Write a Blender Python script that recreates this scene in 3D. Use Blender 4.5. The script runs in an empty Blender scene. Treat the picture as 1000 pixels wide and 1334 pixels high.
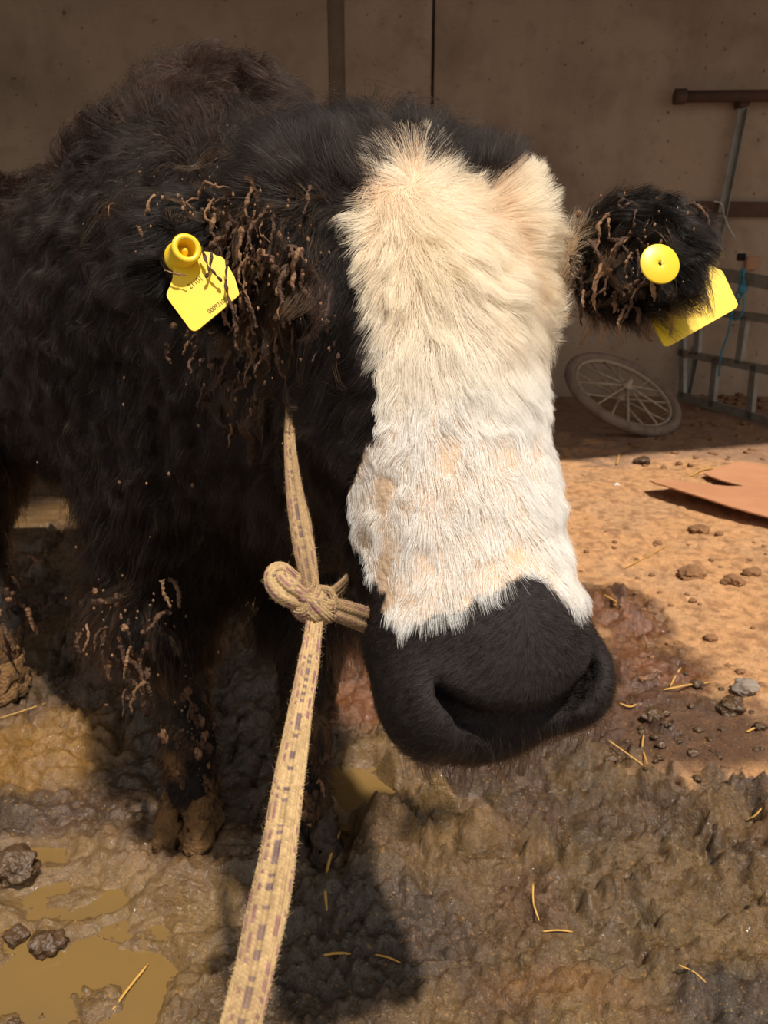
import bpy, bmesh, math, random
import numpy as np
from mathutils import Vector, Matrix, kdtree

random.seed(7); RNG = np.random.default_rng(7)
scn = bpy.context.scene
COL = scn.collection

# ------------------------------------------------------------------ camera
PITCH = math.radians(18.0); CAM_H = 0.95
cam_d = bpy.data.cameras.new('camera'); cam = bpy.data.objects.new('camera', cam_d); COL.objects.link(cam)
cam.location = (0, 0, CAM_H); cam.rotation_euler = (math.radians(90) - PITCH, 0, 0)
cam_d.sensor_fit = 'VERTICAL'; cam_d.sensor_height = 34.684; cam_d.lens = 26.0
cam_d.clip_start = 0.02; cam_d.clip_end = 200
cam_d.dof.use_dof = True; cam_d.dof.focus_distance = 0.64; cam_d.dof.aperture_fstop = 15.0
scn.camera = cam
# ------------------------------------------------------------------ light
world = bpy.data.worlds.new('world'); scn.world = world; world.use_nodes = True
bg = world.node_tree.nodes['Background']
bg.inputs[0].default_value = (0.86, 0.83, 0.79, 1); bg.inputs[1].default_value = 0.60
sun_d = bpy.data.lights.new('sun', 'SUN'); sun = bpy.data.objects.new('sun', sun_d); COL.objects.link(sun)
SUN_DIR = Vector((0.20, -0.37, 0.90)).normalized()
sun.rotation_euler = SUN_DIR.to_track_quat('Z', 'Y').to_euler(); sun.location = SUN_DIR * 20
sun_d.energy = 4.8; sun_d.angle = math.radians(1.6); sun_d.color = (1.0, 0.93, 0.82)
vs = scn.view_settings
scn.display_settings.display_device = 'sRGB'
vs.view_transform = 'Standard'; vs.look = 'None'; vs.gamma = 1.0; vs.exposure = 0.18; vs.use_curve_mapping = False

# ------------------------------------------------------------------ pixel helpers (1000 x 1334 frame, focal 1000 px)
CAMP = np.array([0, 0, CAM_H]); CP, SP = math.cos(PITCH), math.sin(PITCH)
FW = np.array([0, CP, -SP]); UP = np.array([0, SP, CP]); RT = np.array([1.0, 0, 0])
F = 1000.0 * 26.0 / 26.0
def W(px, py, z):
    return CAMP + z * FW + (px - 500) / F * z * RT + (667 - py) / F * z * UP
def ray(px, py):
    return FW + (px - 500) / F * RT + (667 - py) / F * UP
def G(px, py, h=0.0):
    d = ray(px, py); t = (h - CAM_H) / d[2]; return CAMP + t * d
def atY(px, py, Y):
    d = ray(px, py); return CAMP + d * (Y / d[1])

# ------------------------------------------------------------------ noise
def _hash(ix, iy, iz, seed):
    h = (ix.astype(np.int64) * 374761393 + iy.astype(np.int64) * 668265263 + iz.astype(np.int64) * 2147483647 + seed * 144665) & 0xFFFFFFFF
    h = ((h ^ (h >> 13)) * 1274126177) & 0xFFFFFFFF
    h = ((h ^ (h >> 16)) * 2246822519) & 0xFFFFFFFF
    return ((h ^ (h >> 15)) & 0xFFFFFF) / float(0xFFFFFF)
def vnoise(p, seed=0):
    p = np.asarray(p, float); i = np.floor(p).astype(np.int64); f = p - i; f = f * f * (3 - 2 * f)
    r = 0
    for dx in (0, 1):
        wx = f[..., 0] if dx else 1 - f[..., 0]
        for dy in (0, 1):
            wy = f[..., 1] if dy else 1 - f[..., 1]
            for dz in (0, 1):
                wz = f[..., 2] if dz else 1 - f[..., 2]
                r = r + wx * wy * wz * _hash(i[..., 0] + dx, i[..., 1] + dy, i[..., 2] + dz, seed)
    return r * 2 - 1
def fbm(p, octv=4, seed=0, gain=0.5):
    a = 1.0; s = 0; r = 0; p = np.asarray(p, float)
    for o in range(octv):
        r = r + a * vnoise(p * (2.03 ** o) + 17.3 * o, seed + o); s += a; a *= gain
    return r / s
def sstep(a, b, x):
    t = np.clip((x - a) / (b - a), 0, 1); return t * t * (3 - 2 * t)
def norm(v):
    v = np.asarray(v, float); return v / np.maximum(np.linalg.norm(v, axis=-1, keepdims=True), 1e-9)

# ------------------------------------------------------------------ materials
def srgb(r, g, b):
    f = lambda c: (c / 255 / 12.92) if c / 255 <= 0.04045 else ((c / 255 + 0.055) / 1.055) ** 2.4
    return (f(r), f(g), f(b), 1)
def mat(name, base=(0.5, 0.5, 0.5, 1), rough=0.8, var=0.0, scale=8.0, bump=0.0, bscale=40.0, metallic=0.0, c2=None, spec=0.4, attr=None, detail=6):
    m = bpy.data.materials.new(name); m.use_nodes = True
    nt = m.node_tree; b = nt.nodes['Principled BSDF']
    b.inputs['Roughness'].default_value = rough; b.inputs['Metallic'].default_value = metallic
    b.inputs['Specular IOR Level'].default_value = spec
    tc = nt.nodes.new('ShaderNodeTexCoord')
    if attr:
        a = nt.nodes.new('ShaderNodeAttribute'); a.attribute_name = attr; src = a.outputs['Color']
    else:
        rgb = nt.nodes.new('ShaderNodeRGB'); rgb.outputs[0].default_value = base; src = rgb.outputs[0]
    if var > 0 or c2:
        n = nt.nodes.new('ShaderNodeTexNoise'); n.inputs['Scale'].default_value = scale; n.inputs['Detail'].default_value = detail; n.inputs['Roughness'].default_value = 0.65
        nt.links.new(tc.outputs['Object'], n.inputs['Vector'])
        if c2:
            r = nt.nodes.new('ShaderNodeValToRGB'); r.color_ramp.elements[0].position = 0.40; r.color_ramp.elements[1].position = 0.62
            nt.links.new(n.outputs[0], r.inputs[0])
            mx = nt.nodes.new('ShaderNodeMix'); mx.data_type = 'RGBA'
            nt.links.new(r.outputs[0], mx.inputs['Factor']); nt.links.new(src, mx.inputs[6]); mx.inputs[7].default_value = c2
            src = mx.outputs[2]
        if var > 0:
            mr = nt.nodes.new('ShaderNodeMapRange'); mr.inputs['From Min'].default_value = 0.25; mr.inputs['From Max'].default_value = 0.75
            mr.inputs['To Min'].default_value = 1 - var; mr.inputs['To Max'].default_value = 1 + var
            nt.links.new(n.outputs[0], mr.inputs[0])
            vm = nt.nodes.new('ShaderNodeVectorMath'); vm.operation = 'SCALE'
            nt.links.new(src, vm.inputs[0]); nt.links.new(mr.outputs[0], vm.inputs['Scale']); src = vm.outputs[0]
    nt.links.new(src, b.inputs['Base Color'])
    if bump > 0:
        n2 = nt.nodes.new('ShaderNodeTexNoise'); n2.inputs['Scale'].default_value = bscale; n2.inputs['Detail'].default_value = 8
        nt.links.new(tc.outputs['Object'], n2.inputs['Vector'])
        bp = nt.nodes.new('ShaderNodeBump'); bp.inputs['Strength'].default_value = min(1, bump); bp.inputs['Distance'].default_value = 0.01
        nt.links.new(n2.outputs[0], bp.inputs['Height']); nt.links.new(bp.outputs[0], b.inputs['Normal'])
    return m
def hair_mat(name, rough=0.35, spec=0.5, hairbsdf=True, trans=0.0, ior=1.5):
    m = bpy.data.materials.new(name); m.use_nodes = True; nt = m.node_tree
    nt.nodes.clear(); out = nt.nodes.new('ShaderNodeOutputMaterial')
    a = nt.nodes.new('ShaderNodeAttribute'); a.attribute_name = 'tint'
    if hairbsdf:
        h = nt.nodes.new('ShaderNodeBsdfHairPrincipled'); h.model = 'CHIANG'; h.parametrization = 'COLOR'
        h.inputs['IOR'].default_value = ior; h.inputs['Roughness'].default_value = rough; h.inputs['Radial Roughness'].default_value = rough + 0.15
        nt.links.new(a.outputs['Color'], h.inputs['Color'])
        if trans > 0:
            d = nt.nodes.new('ShaderNodeBsdfDiffuse'); nt.links.new(a.outputs['Color'], d.inputs[0])
            mx = nt.nodes.new('ShaderNodeMixShader'); mx.inputs[0].default_value = trans
            nt.links.new(h.outputs[0], mx.inputs[1]); nt.links.new(d.outputs[0], mx.inputs[2]); nt.links.new(mx.outputs[0], out.inputs[0])
        else:
            nt.links.new(h.outputs[0], out.inputs[0])
    else:
        h = nt.nodes.new('ShaderNodeBsdfPrincipled'); h.inputs['Roughness'].default_value = rough; h.inputs['Specular IOR Level'].default_value = spec
        nt.links.new(a.outputs['Color'], h.inputs['Base Color']); nt.links.new(h.outputs[0], out.inputs[0])
    return m
M = {}
M['wall'] = mat('mud_plaster', srgb(186, 156, 130), 0.95, 0.30, 1.3, 0.5, 30, c2=srgb(164, 136, 110), spec=0.1)
M['pilaster'] = mat('cement_render', srgb(192, 164, 138), 0.95, 0.25, 2.0, 0.4, 40, spec=0.1)
M['roof'] = mat('roof_sheet', srgb(110, 95, 85), 0.8, 0.2, 3)
M['rust'] = mat('rusty_iron', srgb(96, 66, 50), 0.8, 0.35, 14, 0.3, 80, c2=srgb(70, 52, 44))
M['galv'] = mat('galvanised_steel', srgb(150, 146, 136), 0.5, 0.25, 10, 0.1, 60, metallic=0.35, c2=srgb(120, 108, 94))
M['timber'] = mat('dark_timber', srgb(84, 60, 46), 0.85, 0.3, 12, 0.3, 50)
M['twine'] = mat('blue_twine', srgb(70, 130, 150), 0.7)
M['wthread'] = mat('pale_thread', srgb(200, 195, 185), 0.7)
M['tyre'] = mat('dusty_rubber', srgb(142, 120, 104), 0.9, 0.25, 12, 0.3, 90, c2=srgb(108, 90, 78))
M['spoke'] = mat('dusty_spoke', srgb(168, 148, 126), 0.8, 0.2, 20)
M['brick'] = mat('wall_brick', srgb(172, 128, 100), 0.9, 0.2, 20, 0.3, 80)
M['cardboard'] = mat('brown_cardboard', srgb(182, 128, 92), 0.9, 0.12, 7, 0.1, 120, c2=srgb(166, 114, 80))
M['ground'] = None
M['clod'] = mat('dry_clod', srgb(126, 90, 60), 0.95, 0.35, 30, 0.5, 90)
M['wetclod'] = mat('wet_clod', srgb(88, 66, 44), 0.28, 0.35, 30, 1.0, 70, c2=srgb(66, 48, 34), spec=0.5)
M['stone'] = mat('grey_stone', srgb(132, 118, 106), 0.8, 0.25, 25, 0.3, 90)
M['straw'] = mat('straw_stalk', srgb(186, 142, 70), 0.55, 0.15, 40)
M['straw2'] = mat('dull_straw', srgb(168, 128, 66), 0.6, 0.15, 40)
M['pebble'] = mat('white_pebble', srgb(220, 215, 205), 0.7)
M['tag'] = mat('yellow_plastic', srgb(230, 190, 36), 0.4, 0.04, 60, spec=0.5)
M['ink'] = mat('faded_ink', srgb(96, 84, 30), 0.7)
M['hole'] = mat('dark_hole', srgb(30, 22, 10), 0.9)
M['hide'] = mat('hide', rough=0.8, attr='tint', var=0.15, scale=60, bump=0.3, bscale=150, spec=0.25)
M['eye'] = mat('eyeball', srgb(10, 7, 6), 0.25, spec=0.15)
M['hoof'] = mat('muddy_hoof', srgb(138, 100, 56), 0.8, 0.5, 90, 1.0, 160, c2=srgb(84, 60, 36))
M['mud'] = mat('dried_mud', srgb(98, 68, 46), 0.7, 0.35, 90, 0.8, 240, c2=srgb(58, 38, 26))
M['rope'] = mat('woven_cotton', rough=0.9, attr='tint', var=0.12, scale=300, spec=0.1)
M['fur'] = hair_mat('white_fur', 0.45, trans=0.45)
M['bfur'] = hair_mat('black_fur', 0.35, 0.5, hairbsdf=True, ior=1.23)
M['fuzz'] = hair_mat('rope_fuzz', 0.8, 0.1, hairbsdf=False)
def water_mat():
    m = mat('muddy_water', srgb(124, 97, 55), 0.05, 0.25, 3, 0.0, c2=srgb(106, 84, 52), spec=0.5)
    return m
M['water'] = water_mat()

# ------------------------------------------------------------------ object helpers
def root(name, label, cat, loc, group=None):
    o = bpy.data.objects.new(name, None); COL.objects.link(o); o.location = Vector(loc); o.empty_display_size = 0.05
    o['label'] = label; o['category'] = cat
    if group: o['group'] = group
    return o
def tag(o, label, cat, group=None):
    o['label'] = label; o['category'] = cat
    if group: o['group'] = group
    return o
def off(parent):
    v = np.zeros(3)
    while parent is not None:
        v = v + np.array(parent.location); parent = parent.parent
    return v
def mesh(name, V, Fc, m, parent=None, smooth=True, tint=None, loc=None):
    """V in world coordinates; the object's origin goes to loc (top-level) or its parent's origin"""
    me = bpy.data.meshes.new(name); V = np.asarray(V, float)
    base = off(parent) if parent is not None else (np.asarray(loc, float) if loc is not None else np.zeros(3))
    me.from_pydata((V - base).tolist(), [], [list(map(int, f)) for f in Fc]); me.update()
    if smooth: me.polygons.foreach_set('use_smooth', np.ones(len(me.polygons), bool))
    if tint is not None:
        a = me.attributes.new('tint', 'FLOAT_COLOR', 'POINT'); t = np.ones((len(V), 4)); t[:, :3] = tint
        a.data.foreach_set('color', t.ravel().astype(np.float32))
    o = bpy.data.objects.new(name, me); COL.objects.link(o)
    if m is not None: me.materials.append(m)
    if parent is not None: o.parent = parent
    elif loc is not None: o.location = Vector(base)
    return o
def bmobj(name, bm, m, parent=None, smooth=False, loc=None):
    bm.normal_update()
    V = [v.co[:] for v in bm.verts]; bm.verts.index_update()
    Fc = [[v.index for v in f.verts] for f in bm.faces]; bm.free()
    return mesh(name, V, Fc, m, parent, smooth, loc=loc)
def frame_path(P, hint):
    P = np.asarray(P, float); T = np.gradient(P, axis=0); T = norm(T)
    N = np.asarray(hint, float); N = np.broadcast_to(N, P.shape).copy()
    N = norm(N - (N * T).sum(1, keepdims=True) * T); B = np.cross(T, N)
    return T, N, B
def spline(pts, n):
    """Catmull-Rom through pts (k,d) -> n samples"""
    p = np.asarray(pts, float); k = len(p)
    p = np.vstack([2 * p[0] - p[1], p, 2 * p[-1] - p[-2]])
    t = np.linspace(0, k - 1 - 1e-6, n); i = t.astype(int); f = (t - i)[:, None]
    a, b, c, d = p[i], p[i + 1], p[i + 2], p[i + 3]
    return 0.5 * (2 * b + (c - a) * f + (2 * a - 5 * b + 4 * c - d) * f ** 2 + (3 * b - a - 3 * c + d) * f ** 3)
def tube_vf(P, R, ns=8, hint=(0.3, 0.2, 1), flat=1.0, cap=True):
    P = np.asarray(P, float); n = len(P); R = np.broadcast_to(R, (n,))
    T, N, B = frame_path(P, hint); th = np.linspace(0, 2 * np.pi, ns, endpoint=False)
    V = P[:, None] + (np.cos(th)[None, :, None] * B[:, None] + flat * np.sin(th)[None, :, None] * N[:, None]) * R[:, None, None]
    Fc = [(i * ns + j, i * ns + (j + 1) % ns, (i + 1) * ns + (j + 1) % ns, (i + 1) * ns + j) for i in range(n - 1) for j in range(ns)]
    if cap: Fc += [tuple(range(ns))[::-1], tuple(range((n - 1) * ns, n * ns))]
    return V.reshape(-1, 3), Fc
def box_vf(c, ax, ay, az):
    """oriented box: centre and three half-axis vectors"""
    c, ax, ay, az = (np.asarray(q, float) for q in (c, ax, ay, az)); V = []
    for sz in (-1, 1):
        for sx, sy in ((-1, -1), (1, -1), (1, 1), (-1, 1)): V.append(c + sx * ax + sy * ay + sz * az)
    Fc = [(3, 2, 1, 0), (4, 5, 6, 7), (0, 1, 5, 4), (1, 2, 6, 5), (2, 3, 7, 6), (3, 0, 4, 7)]
    return np.array(V), Fc
def bar_vf(a, b, w, t, wn=(0, 0, 1)):
    a = np.asarray(a, float); b = np.asarray(b, float); d = norm(b - a); n = np.asarray(wn, float); n = norm(n - n.dot(d) * d); s = np.cross(d, n)
    return box_vf((a + b) / 2, (b - a) / 2, s * w / 2, n * t / 2)
def bevel_box(name, c, ax, ay, az, m, parent=None, bev=0.004, loc=None):
    V, Fc = box_vf(c, ax, ay, az); bm = bmesh.new(); vs_ = [bm.verts.new(v) for v in V]
    for f in Fc: bm.faces.new([vs_[i] for i in f])
    bmesh.ops.recalc_face_normals(bm, faces=bm.faces)
    bmesh.ops.bevel(bm, geom=list(bm.edges), offset=bev, segments=2, affect='EDGES')
    return bmobj(name, bm, m, parent, loc=loc)
def plate_vf(poly, n, th):
    """extrude a planar polygon (k,3) by th along n, both sides"""
    poly = np.asarray(poly, float); k = len(poly); n = norm(n); V = np.vstack([poly + n * th / 2, poly - n * th / 2])
    Fc = [tuple(range(k)), tuple(range(2 * k - 1, k - 1, -1))] + [(i, i + k, (i + 1) % k + k, (i + 1) % k) for i in range(k)]
    return V, Fc
def round_poly(p, r=0.25, n=5):
    p = np.asarray(p, float); out = []
    for i in range(len(p)):
        a, b, c = p[i - 1], p[i], p[(i + 1) % len(p)]
        s, e = b + (a - b) * r, b + (c - b) * r
        for t in np.linspace(0, 1, n): out.append((1 - t) ** 2 * s + 2 * t * (1 - t) * b + t * t * e)
    return np.array(out)
def lump_vf(r, seed, amp=0.3, sub=2, flat=(1, 1, 1)):
    bm = bmesh.new(); bmesh.ops.create_icosphere(bm, subdivisions=sub, radius=1)
    V = np.array([v.co[:] for v in bm.verts]); bm.verts.index_update(); Fc = [[v.index for v in f.verts] for f in bm.faces]; bm.free()
    d = 1 + amp * fbm(V * 1.3 + seed * 9.1, 3, seed) + amp * 0.4 * fbm(V * 4 + seed, 2, seed + 5)
    return V * d[:, None] * np.asarray(flat) * r, Fc

# ================================================================== GROUND
def in_ell(X, Y, px, py, rx, ry):
    """distance to an ellipse given in photo pixels on the ground: 1 at its rim"""
    c = G(px, py); a = abs(G(px + rx, py)[0] - c[0]); b = abs(G(px, py - ry)[1] - G(px, py + ry)[1]) / 2
    return np.sqrt(((X - c[0]) / a) ** 2 + ((Y - c[1]) / b) ** 2)
PUD = [(40, 1285, 165, 75), (215, 1195, 80, 22), (110, 1160, 75, 26), (462, 1018, 42, 34), (565, 1060, 24, 14), (55, 1105, 60, 14), (250, 1160, 40, 10)]
WLVL = -0.019
def smin_list(L):
    r = L[0]
    for q in L[1:]: r = np.minimum(r, q)
    return r
def ground_eval(X, Y):
    p = np.stack([X, Y, np.zeros_like(X)], -1)
    wob = 0.35 * fbm(p * 6, 4, 3) + 0.12 * fbm(p * 24, 3, 5)
    edge = fbm(p * 2.2, 4, 11)
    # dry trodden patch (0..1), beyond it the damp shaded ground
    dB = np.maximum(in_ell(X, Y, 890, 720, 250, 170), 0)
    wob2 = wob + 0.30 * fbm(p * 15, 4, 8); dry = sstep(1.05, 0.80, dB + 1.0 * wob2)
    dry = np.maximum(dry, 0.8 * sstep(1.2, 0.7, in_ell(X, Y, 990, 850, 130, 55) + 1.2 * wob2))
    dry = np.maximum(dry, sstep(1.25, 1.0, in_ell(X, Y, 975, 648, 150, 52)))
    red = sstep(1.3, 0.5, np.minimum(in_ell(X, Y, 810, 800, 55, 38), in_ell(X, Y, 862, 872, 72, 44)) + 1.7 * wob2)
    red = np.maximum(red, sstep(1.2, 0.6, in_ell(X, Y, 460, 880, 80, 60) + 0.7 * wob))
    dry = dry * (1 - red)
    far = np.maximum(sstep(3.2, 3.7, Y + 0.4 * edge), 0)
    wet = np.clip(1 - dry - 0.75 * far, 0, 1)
    pw = p + 0.04 * np.stack([fbm(p * 9, 3, 15), fbm(p * 9, 3, 16), 0 * X], -1)
    cl = sstep(-0.15, 0.25, fbm(p * 2.4, 3, 20)); b1 = np.abs(fbm(pw * 10, 3, 21)); b2 = np.abs(fbm(pw * 24, 3, 31)); b3 = np.abs(fbm(pw * 55, 3, 51)); rdg = 0.5 - np.abs(fbm(pw * 13, 3, 41))
    b0 = np.abs(fbm(p * 7.5, 4, 25)); crk = sstep(0.10, 0.0, np.abs(fbm(pw * 8, 3, 43)))
    h = wet * (0.026 * fbm(p * 3, 3, 61) + (0.5 + 0.8 * cl) * (0.056 * (b0 - 0.2) + 0.050 * (b1 - 0.2) + 0.056 * (b2 - 0.2) + 0.044 * rdg - 0.030 * crk) + 0.024 * (b3 - 0.2) + 0.003 * fbm(p * 95, 2, 52))
    h = h * (1 - 0.30 * sstep(1.1, 1.5, Y))
    h = h + (1 - wet) * (0.014 * fbm(p * 5, 4, 61) + 0.006 * fbm(p * 30, 3, 71) + 0.012 * np.maximum(0, fbm(p * 13, 3, 81) - 0.30))
    # smeared mud slabs, left
    pud = smin_list([in_ell(X, Y, *q) for q in PUD]) + 1.5 * wob + 0.25 * fbm(p * 3.5, 2, 7)
    basin = sstep(1.35, 0.75, pud)
    h = h * (1 - 0.30 * basin) - 0.034 * basin
    soft = sstep(1.3, 0.7, in_ell(X, Y, 180, 1090, 220, 130) + 0.4 * wob)
    h = h * (1 - 0.45 * soft)
    # colours
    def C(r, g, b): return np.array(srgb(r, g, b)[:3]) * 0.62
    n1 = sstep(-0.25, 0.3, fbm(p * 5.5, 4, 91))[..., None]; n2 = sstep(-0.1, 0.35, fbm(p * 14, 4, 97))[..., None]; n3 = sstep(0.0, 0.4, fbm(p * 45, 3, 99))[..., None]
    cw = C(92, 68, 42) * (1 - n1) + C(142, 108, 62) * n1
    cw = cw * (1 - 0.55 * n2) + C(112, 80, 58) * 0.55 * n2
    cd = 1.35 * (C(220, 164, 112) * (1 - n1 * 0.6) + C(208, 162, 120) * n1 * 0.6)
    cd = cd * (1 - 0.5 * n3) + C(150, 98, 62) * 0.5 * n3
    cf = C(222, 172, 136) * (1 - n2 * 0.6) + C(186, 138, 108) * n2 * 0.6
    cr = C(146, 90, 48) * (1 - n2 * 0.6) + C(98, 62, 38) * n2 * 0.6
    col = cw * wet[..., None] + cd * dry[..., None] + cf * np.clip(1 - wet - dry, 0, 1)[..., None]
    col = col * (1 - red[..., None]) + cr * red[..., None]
    def stain(px, py, rx, ry, c, s=1.0):
        nonlocal col
        k = (s * sstep(1.15, 0.55, in_ell(X, Y, px, py, rx, ry) + 0.8 * wob))[..., None]; col = col * (1 - k) + np.array(c) * k
    stain(60, 985, 110, 60, C(176, 128, 58), 0.9)       # ochre dung, left
    stain(180, 1110, 190, 60, C(158, 122, 84), 0.8)
    stain(300, 940, 90, 110, C(96, 78, 62), 0.7)
    stain(820, 1190, 220, 120, C(136, 106, 62), 0.55)   # olive mud, lower right
    stain(950, 1310, 110, 60, C(66, 56, 48), 0.85)
    stain(450, 1230, 190, 120, C(84, 68, 52), 0.7)
    stain(890, 945, 170, 55, C(92, 60, 40), 0.9)
    stain(800, 900, 60, 40, C(110, 66, 38), 0.7)
    stain(740, 1290, 120, 30, C(160, 104, 48), 0.4)
    stain(690, 1180, 50, 60, C(104, 64, 44), 0.5)
    pk = sstep(1.9, 1.0, pud)[..., None]; col = col * (1 - 0.75 * pk) + C(158, 122, 70) * 0.75 * pk
    shine = np.clip(wet - 0.25 * n1[..., 0] + 0.6 * red + 0.4 * pk[..., 0] + 0.4 * soft, 0, 1.2)
    return h, col, shine
def gh(x, y):
    h, _, _ = ground_eval(np.array([float(x)]), np.array([float(y)])); return float(h[0])
def build_ground():
    ys = [0.45]
    while ys[-1] < 7.2: ys.append(ys[-1] + 0.0046 + 0.0058 * max(0, ys[-1] - 0.9) ** 1.25)
    ys = np.array([-1.0, 0.0] + ys); 
    xs = np.concatenate([np.linspace(-10, -1.25, 60)[:-1], np.linspace(-1.25, 1.0, 430), np.linspace(1.0, 2.2, 110)[1:], np.linspace(2.2, 10, 80)[1:]])
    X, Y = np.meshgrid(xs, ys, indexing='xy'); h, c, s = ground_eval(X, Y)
    V = np.stack([X, Y, h], -1).reshape(-1, 3); nx, ny = len(xs), len(ys)
    idx = np.arange(nx * ny).reshape(ny, nx)
    Fc = np.stack([idx[:-1, :-1], idx[:-1, 1:], idx[1:, 1:], idx[1:, :-1]], -1).reshape(-1, 4)
    m = mat('farmyard_mud', rough=0.5, attr='tint', var=0.25, scale=34, bump=0.0, spec=0.5)
    nt = m.node_tree; b = nt.nodes['Principled BSDF']
    a = nt.nodes.new('ShaderNodeAttribute'); a.attribute_name = 'shine'
    n = nt.nodes.new('ShaderNodeTexNoise'); n.inputs['Scale'].default_value = 22; n.inputs['Detail'].default_value = 6
    tc = nt.nodes.new('ShaderNodeTexCoord'); nt.links.new(tc.outputs['Object'], n.inputs['Vector'])
    mr = nt.nodes.new('ShaderNodeMapRange'); mr.inputs['To Min'].default_value = 0.95; mr.inputs['To Max'].default_value = 0.24
    nt.links.new(a.outputs['Fac'], mr.inputs[0])
    ad = nt.nodes.new('ShaderNodeMath'); ad.operation = 'MULTIPLY_ADD'; nt.links.new(n.outputs[0], ad.inputs[0]); ad.inputs[1].default_value = 0.5; ad.inputs[2].default_value = -0.25
    ad2 = nt.nodes.new('ShaderNodeMath'); ad2.operation = 'ADD'; ad2.use_clamp = True; nt.links.new(mr.outputs[0], ad2.inputs[0]); nt.links.new(ad.outputs[0], ad2.inputs[1])
    nt.links.new(ad2.outputs[0], b.inputs['Roughness'])
    prev = None
    for sc_, ds in ((48, 0.010), (130, 0.006), (330, 0.0028)):
        n2 = nt.nodes.new('ShaderNodeTexNoise'); n2.inputs['Scale'].default_value = sc_; n2.inputs['Detail'].default_value = 5; n2.inputs['Roughness'].default_value = 0.6; n2.inputs['Distortion'].default_value = 0.6
        nt.links.new(tc.outputs['Object'], n2.inputs['Vector'])
        bp = nt.nodes.new('ShaderNodeBump'); bp.inputs['Strength'].default_value = 1.0; bp.inputs['Distance'].default_value = ds
        nt.links.new(n2.outputs[0], bp.inputs['Height'])
        if prev: nt.links.new(prev.outputs[0], bp.inputs['Normal'])
        prev = bp
    nt.links.new(prev.outputs[0], b.inputs['Normal'])
    # a film of water over the wet mud
    cw_ = nt.nodes.new('ShaderNodeMath'); cw_.operation = 'MULTIPLY'; cw_.use_clamp = True; nt.links.new(a.outputs['Fac'], cw_.inputs[0]); cw_.inputs[1].default_value = 0.7; nt.links.new(cw_.outputs[0], b.inputs['Coat Weight'])
    b.inputs['Coat IOR'].default_value = 1.55; b.inputs['Coat Roughness'].default_value = 0.09; n5 = nt.nodes.new('ShaderNodeTexNoise'); n5.inputs['Scale'].default_value = 60; n5.inputs['Detail'].default_value = 7; nt.links.new(tc.outputs['Object'], n5.inputs['Vector'])
    b5 = nt.nodes.new('ShaderNodeBump'); b5.inputs['Distance'].default_value = 0.016; nt.links.new(n5.outputs[0], b5.inputs['Height']); nt.links.new(b5.outputs[0], b.inputs['Coat Normal'])
    # flecks of chaff trodden into the mud, and mottling
    src = b.inputs['Base Color'].links[0].from_socket
    for sc_, lo, hi, cc in ((210, 0.635, 0.69, srgb(176, 130, 58)), (120, 0.66, 0.74, srgb(62, 44, 30)), (16, 0.52, 0.72, srgb(92, 64, 44))):
        n3 = nt.nodes.new('ShaderNodeTexNoise'); n3.inputs['Scale'].default_value = sc_; n3.inputs['Detail'].default_value = 3; nt.links.new(tc.outputs['Object'], n3.inputs['Vector'])
        m3 = nt.nodes.new('ShaderNodeMapRange'); m3.inputs['From Min'].default_value = lo; m3.inputs['From Max'].default_value = hi; m3.inputs['To Max'].default_value = 0.7 if sc_ > 50 else 0.35; nt.links.new(n3.outputs[0], m3.inputs[0])
        mx = nt.nodes.new('ShaderNodeMix'); mx.data_type = 'RGBA'; nt.links.new(m3.outputs[0], mx.inputs['Factor']); nt.links.new(src, mx.inputs[6]); mx.inputs[7].default_value = cc; src = mx.outputs[2]
    nt.links.new(src, b.inputs['Base Color'])
    me = bpy.data.meshes.new('floor')
    me.vertices.add(len(V)); me.vertices.foreach_set('co', V.ravel().astype(np.float32))
    me.loops.add(Fc.size); me.loops.foreach_set('vertex_index', Fc.ravel().astype(np.int32))
    me.polygons.add(len(Fc)); me.polygons.foreach_set('loop_start', np.arange(0, Fc.size, 4, dtype=np.int32))
    me.update(calc_edges=True); me.polygons.foreach_set('use_smooth', np.ones(len(Fc), bool))
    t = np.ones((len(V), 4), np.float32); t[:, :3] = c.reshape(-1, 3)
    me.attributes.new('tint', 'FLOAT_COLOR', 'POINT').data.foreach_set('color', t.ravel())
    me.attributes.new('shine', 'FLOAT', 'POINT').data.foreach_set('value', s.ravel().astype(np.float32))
    me.materials.append(m); o = bpy.data.objects.new('floor', me); COL.objects.link(o); o['kind'] = 'structure'
build_ground()
PLAB = ['large brown puddle filling the bottom left corner of the mud', 'shallow brown puddle just left of the lead rope',
        'brown puddle above the large corner puddle', 'small round puddle between the lead rope and the muzzle', 'tiny puddle below the muzzle whiskers',
        'thin strip of water at the left edge above the other puddles', 'narrow puddle below the muddy front hoof']
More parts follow.
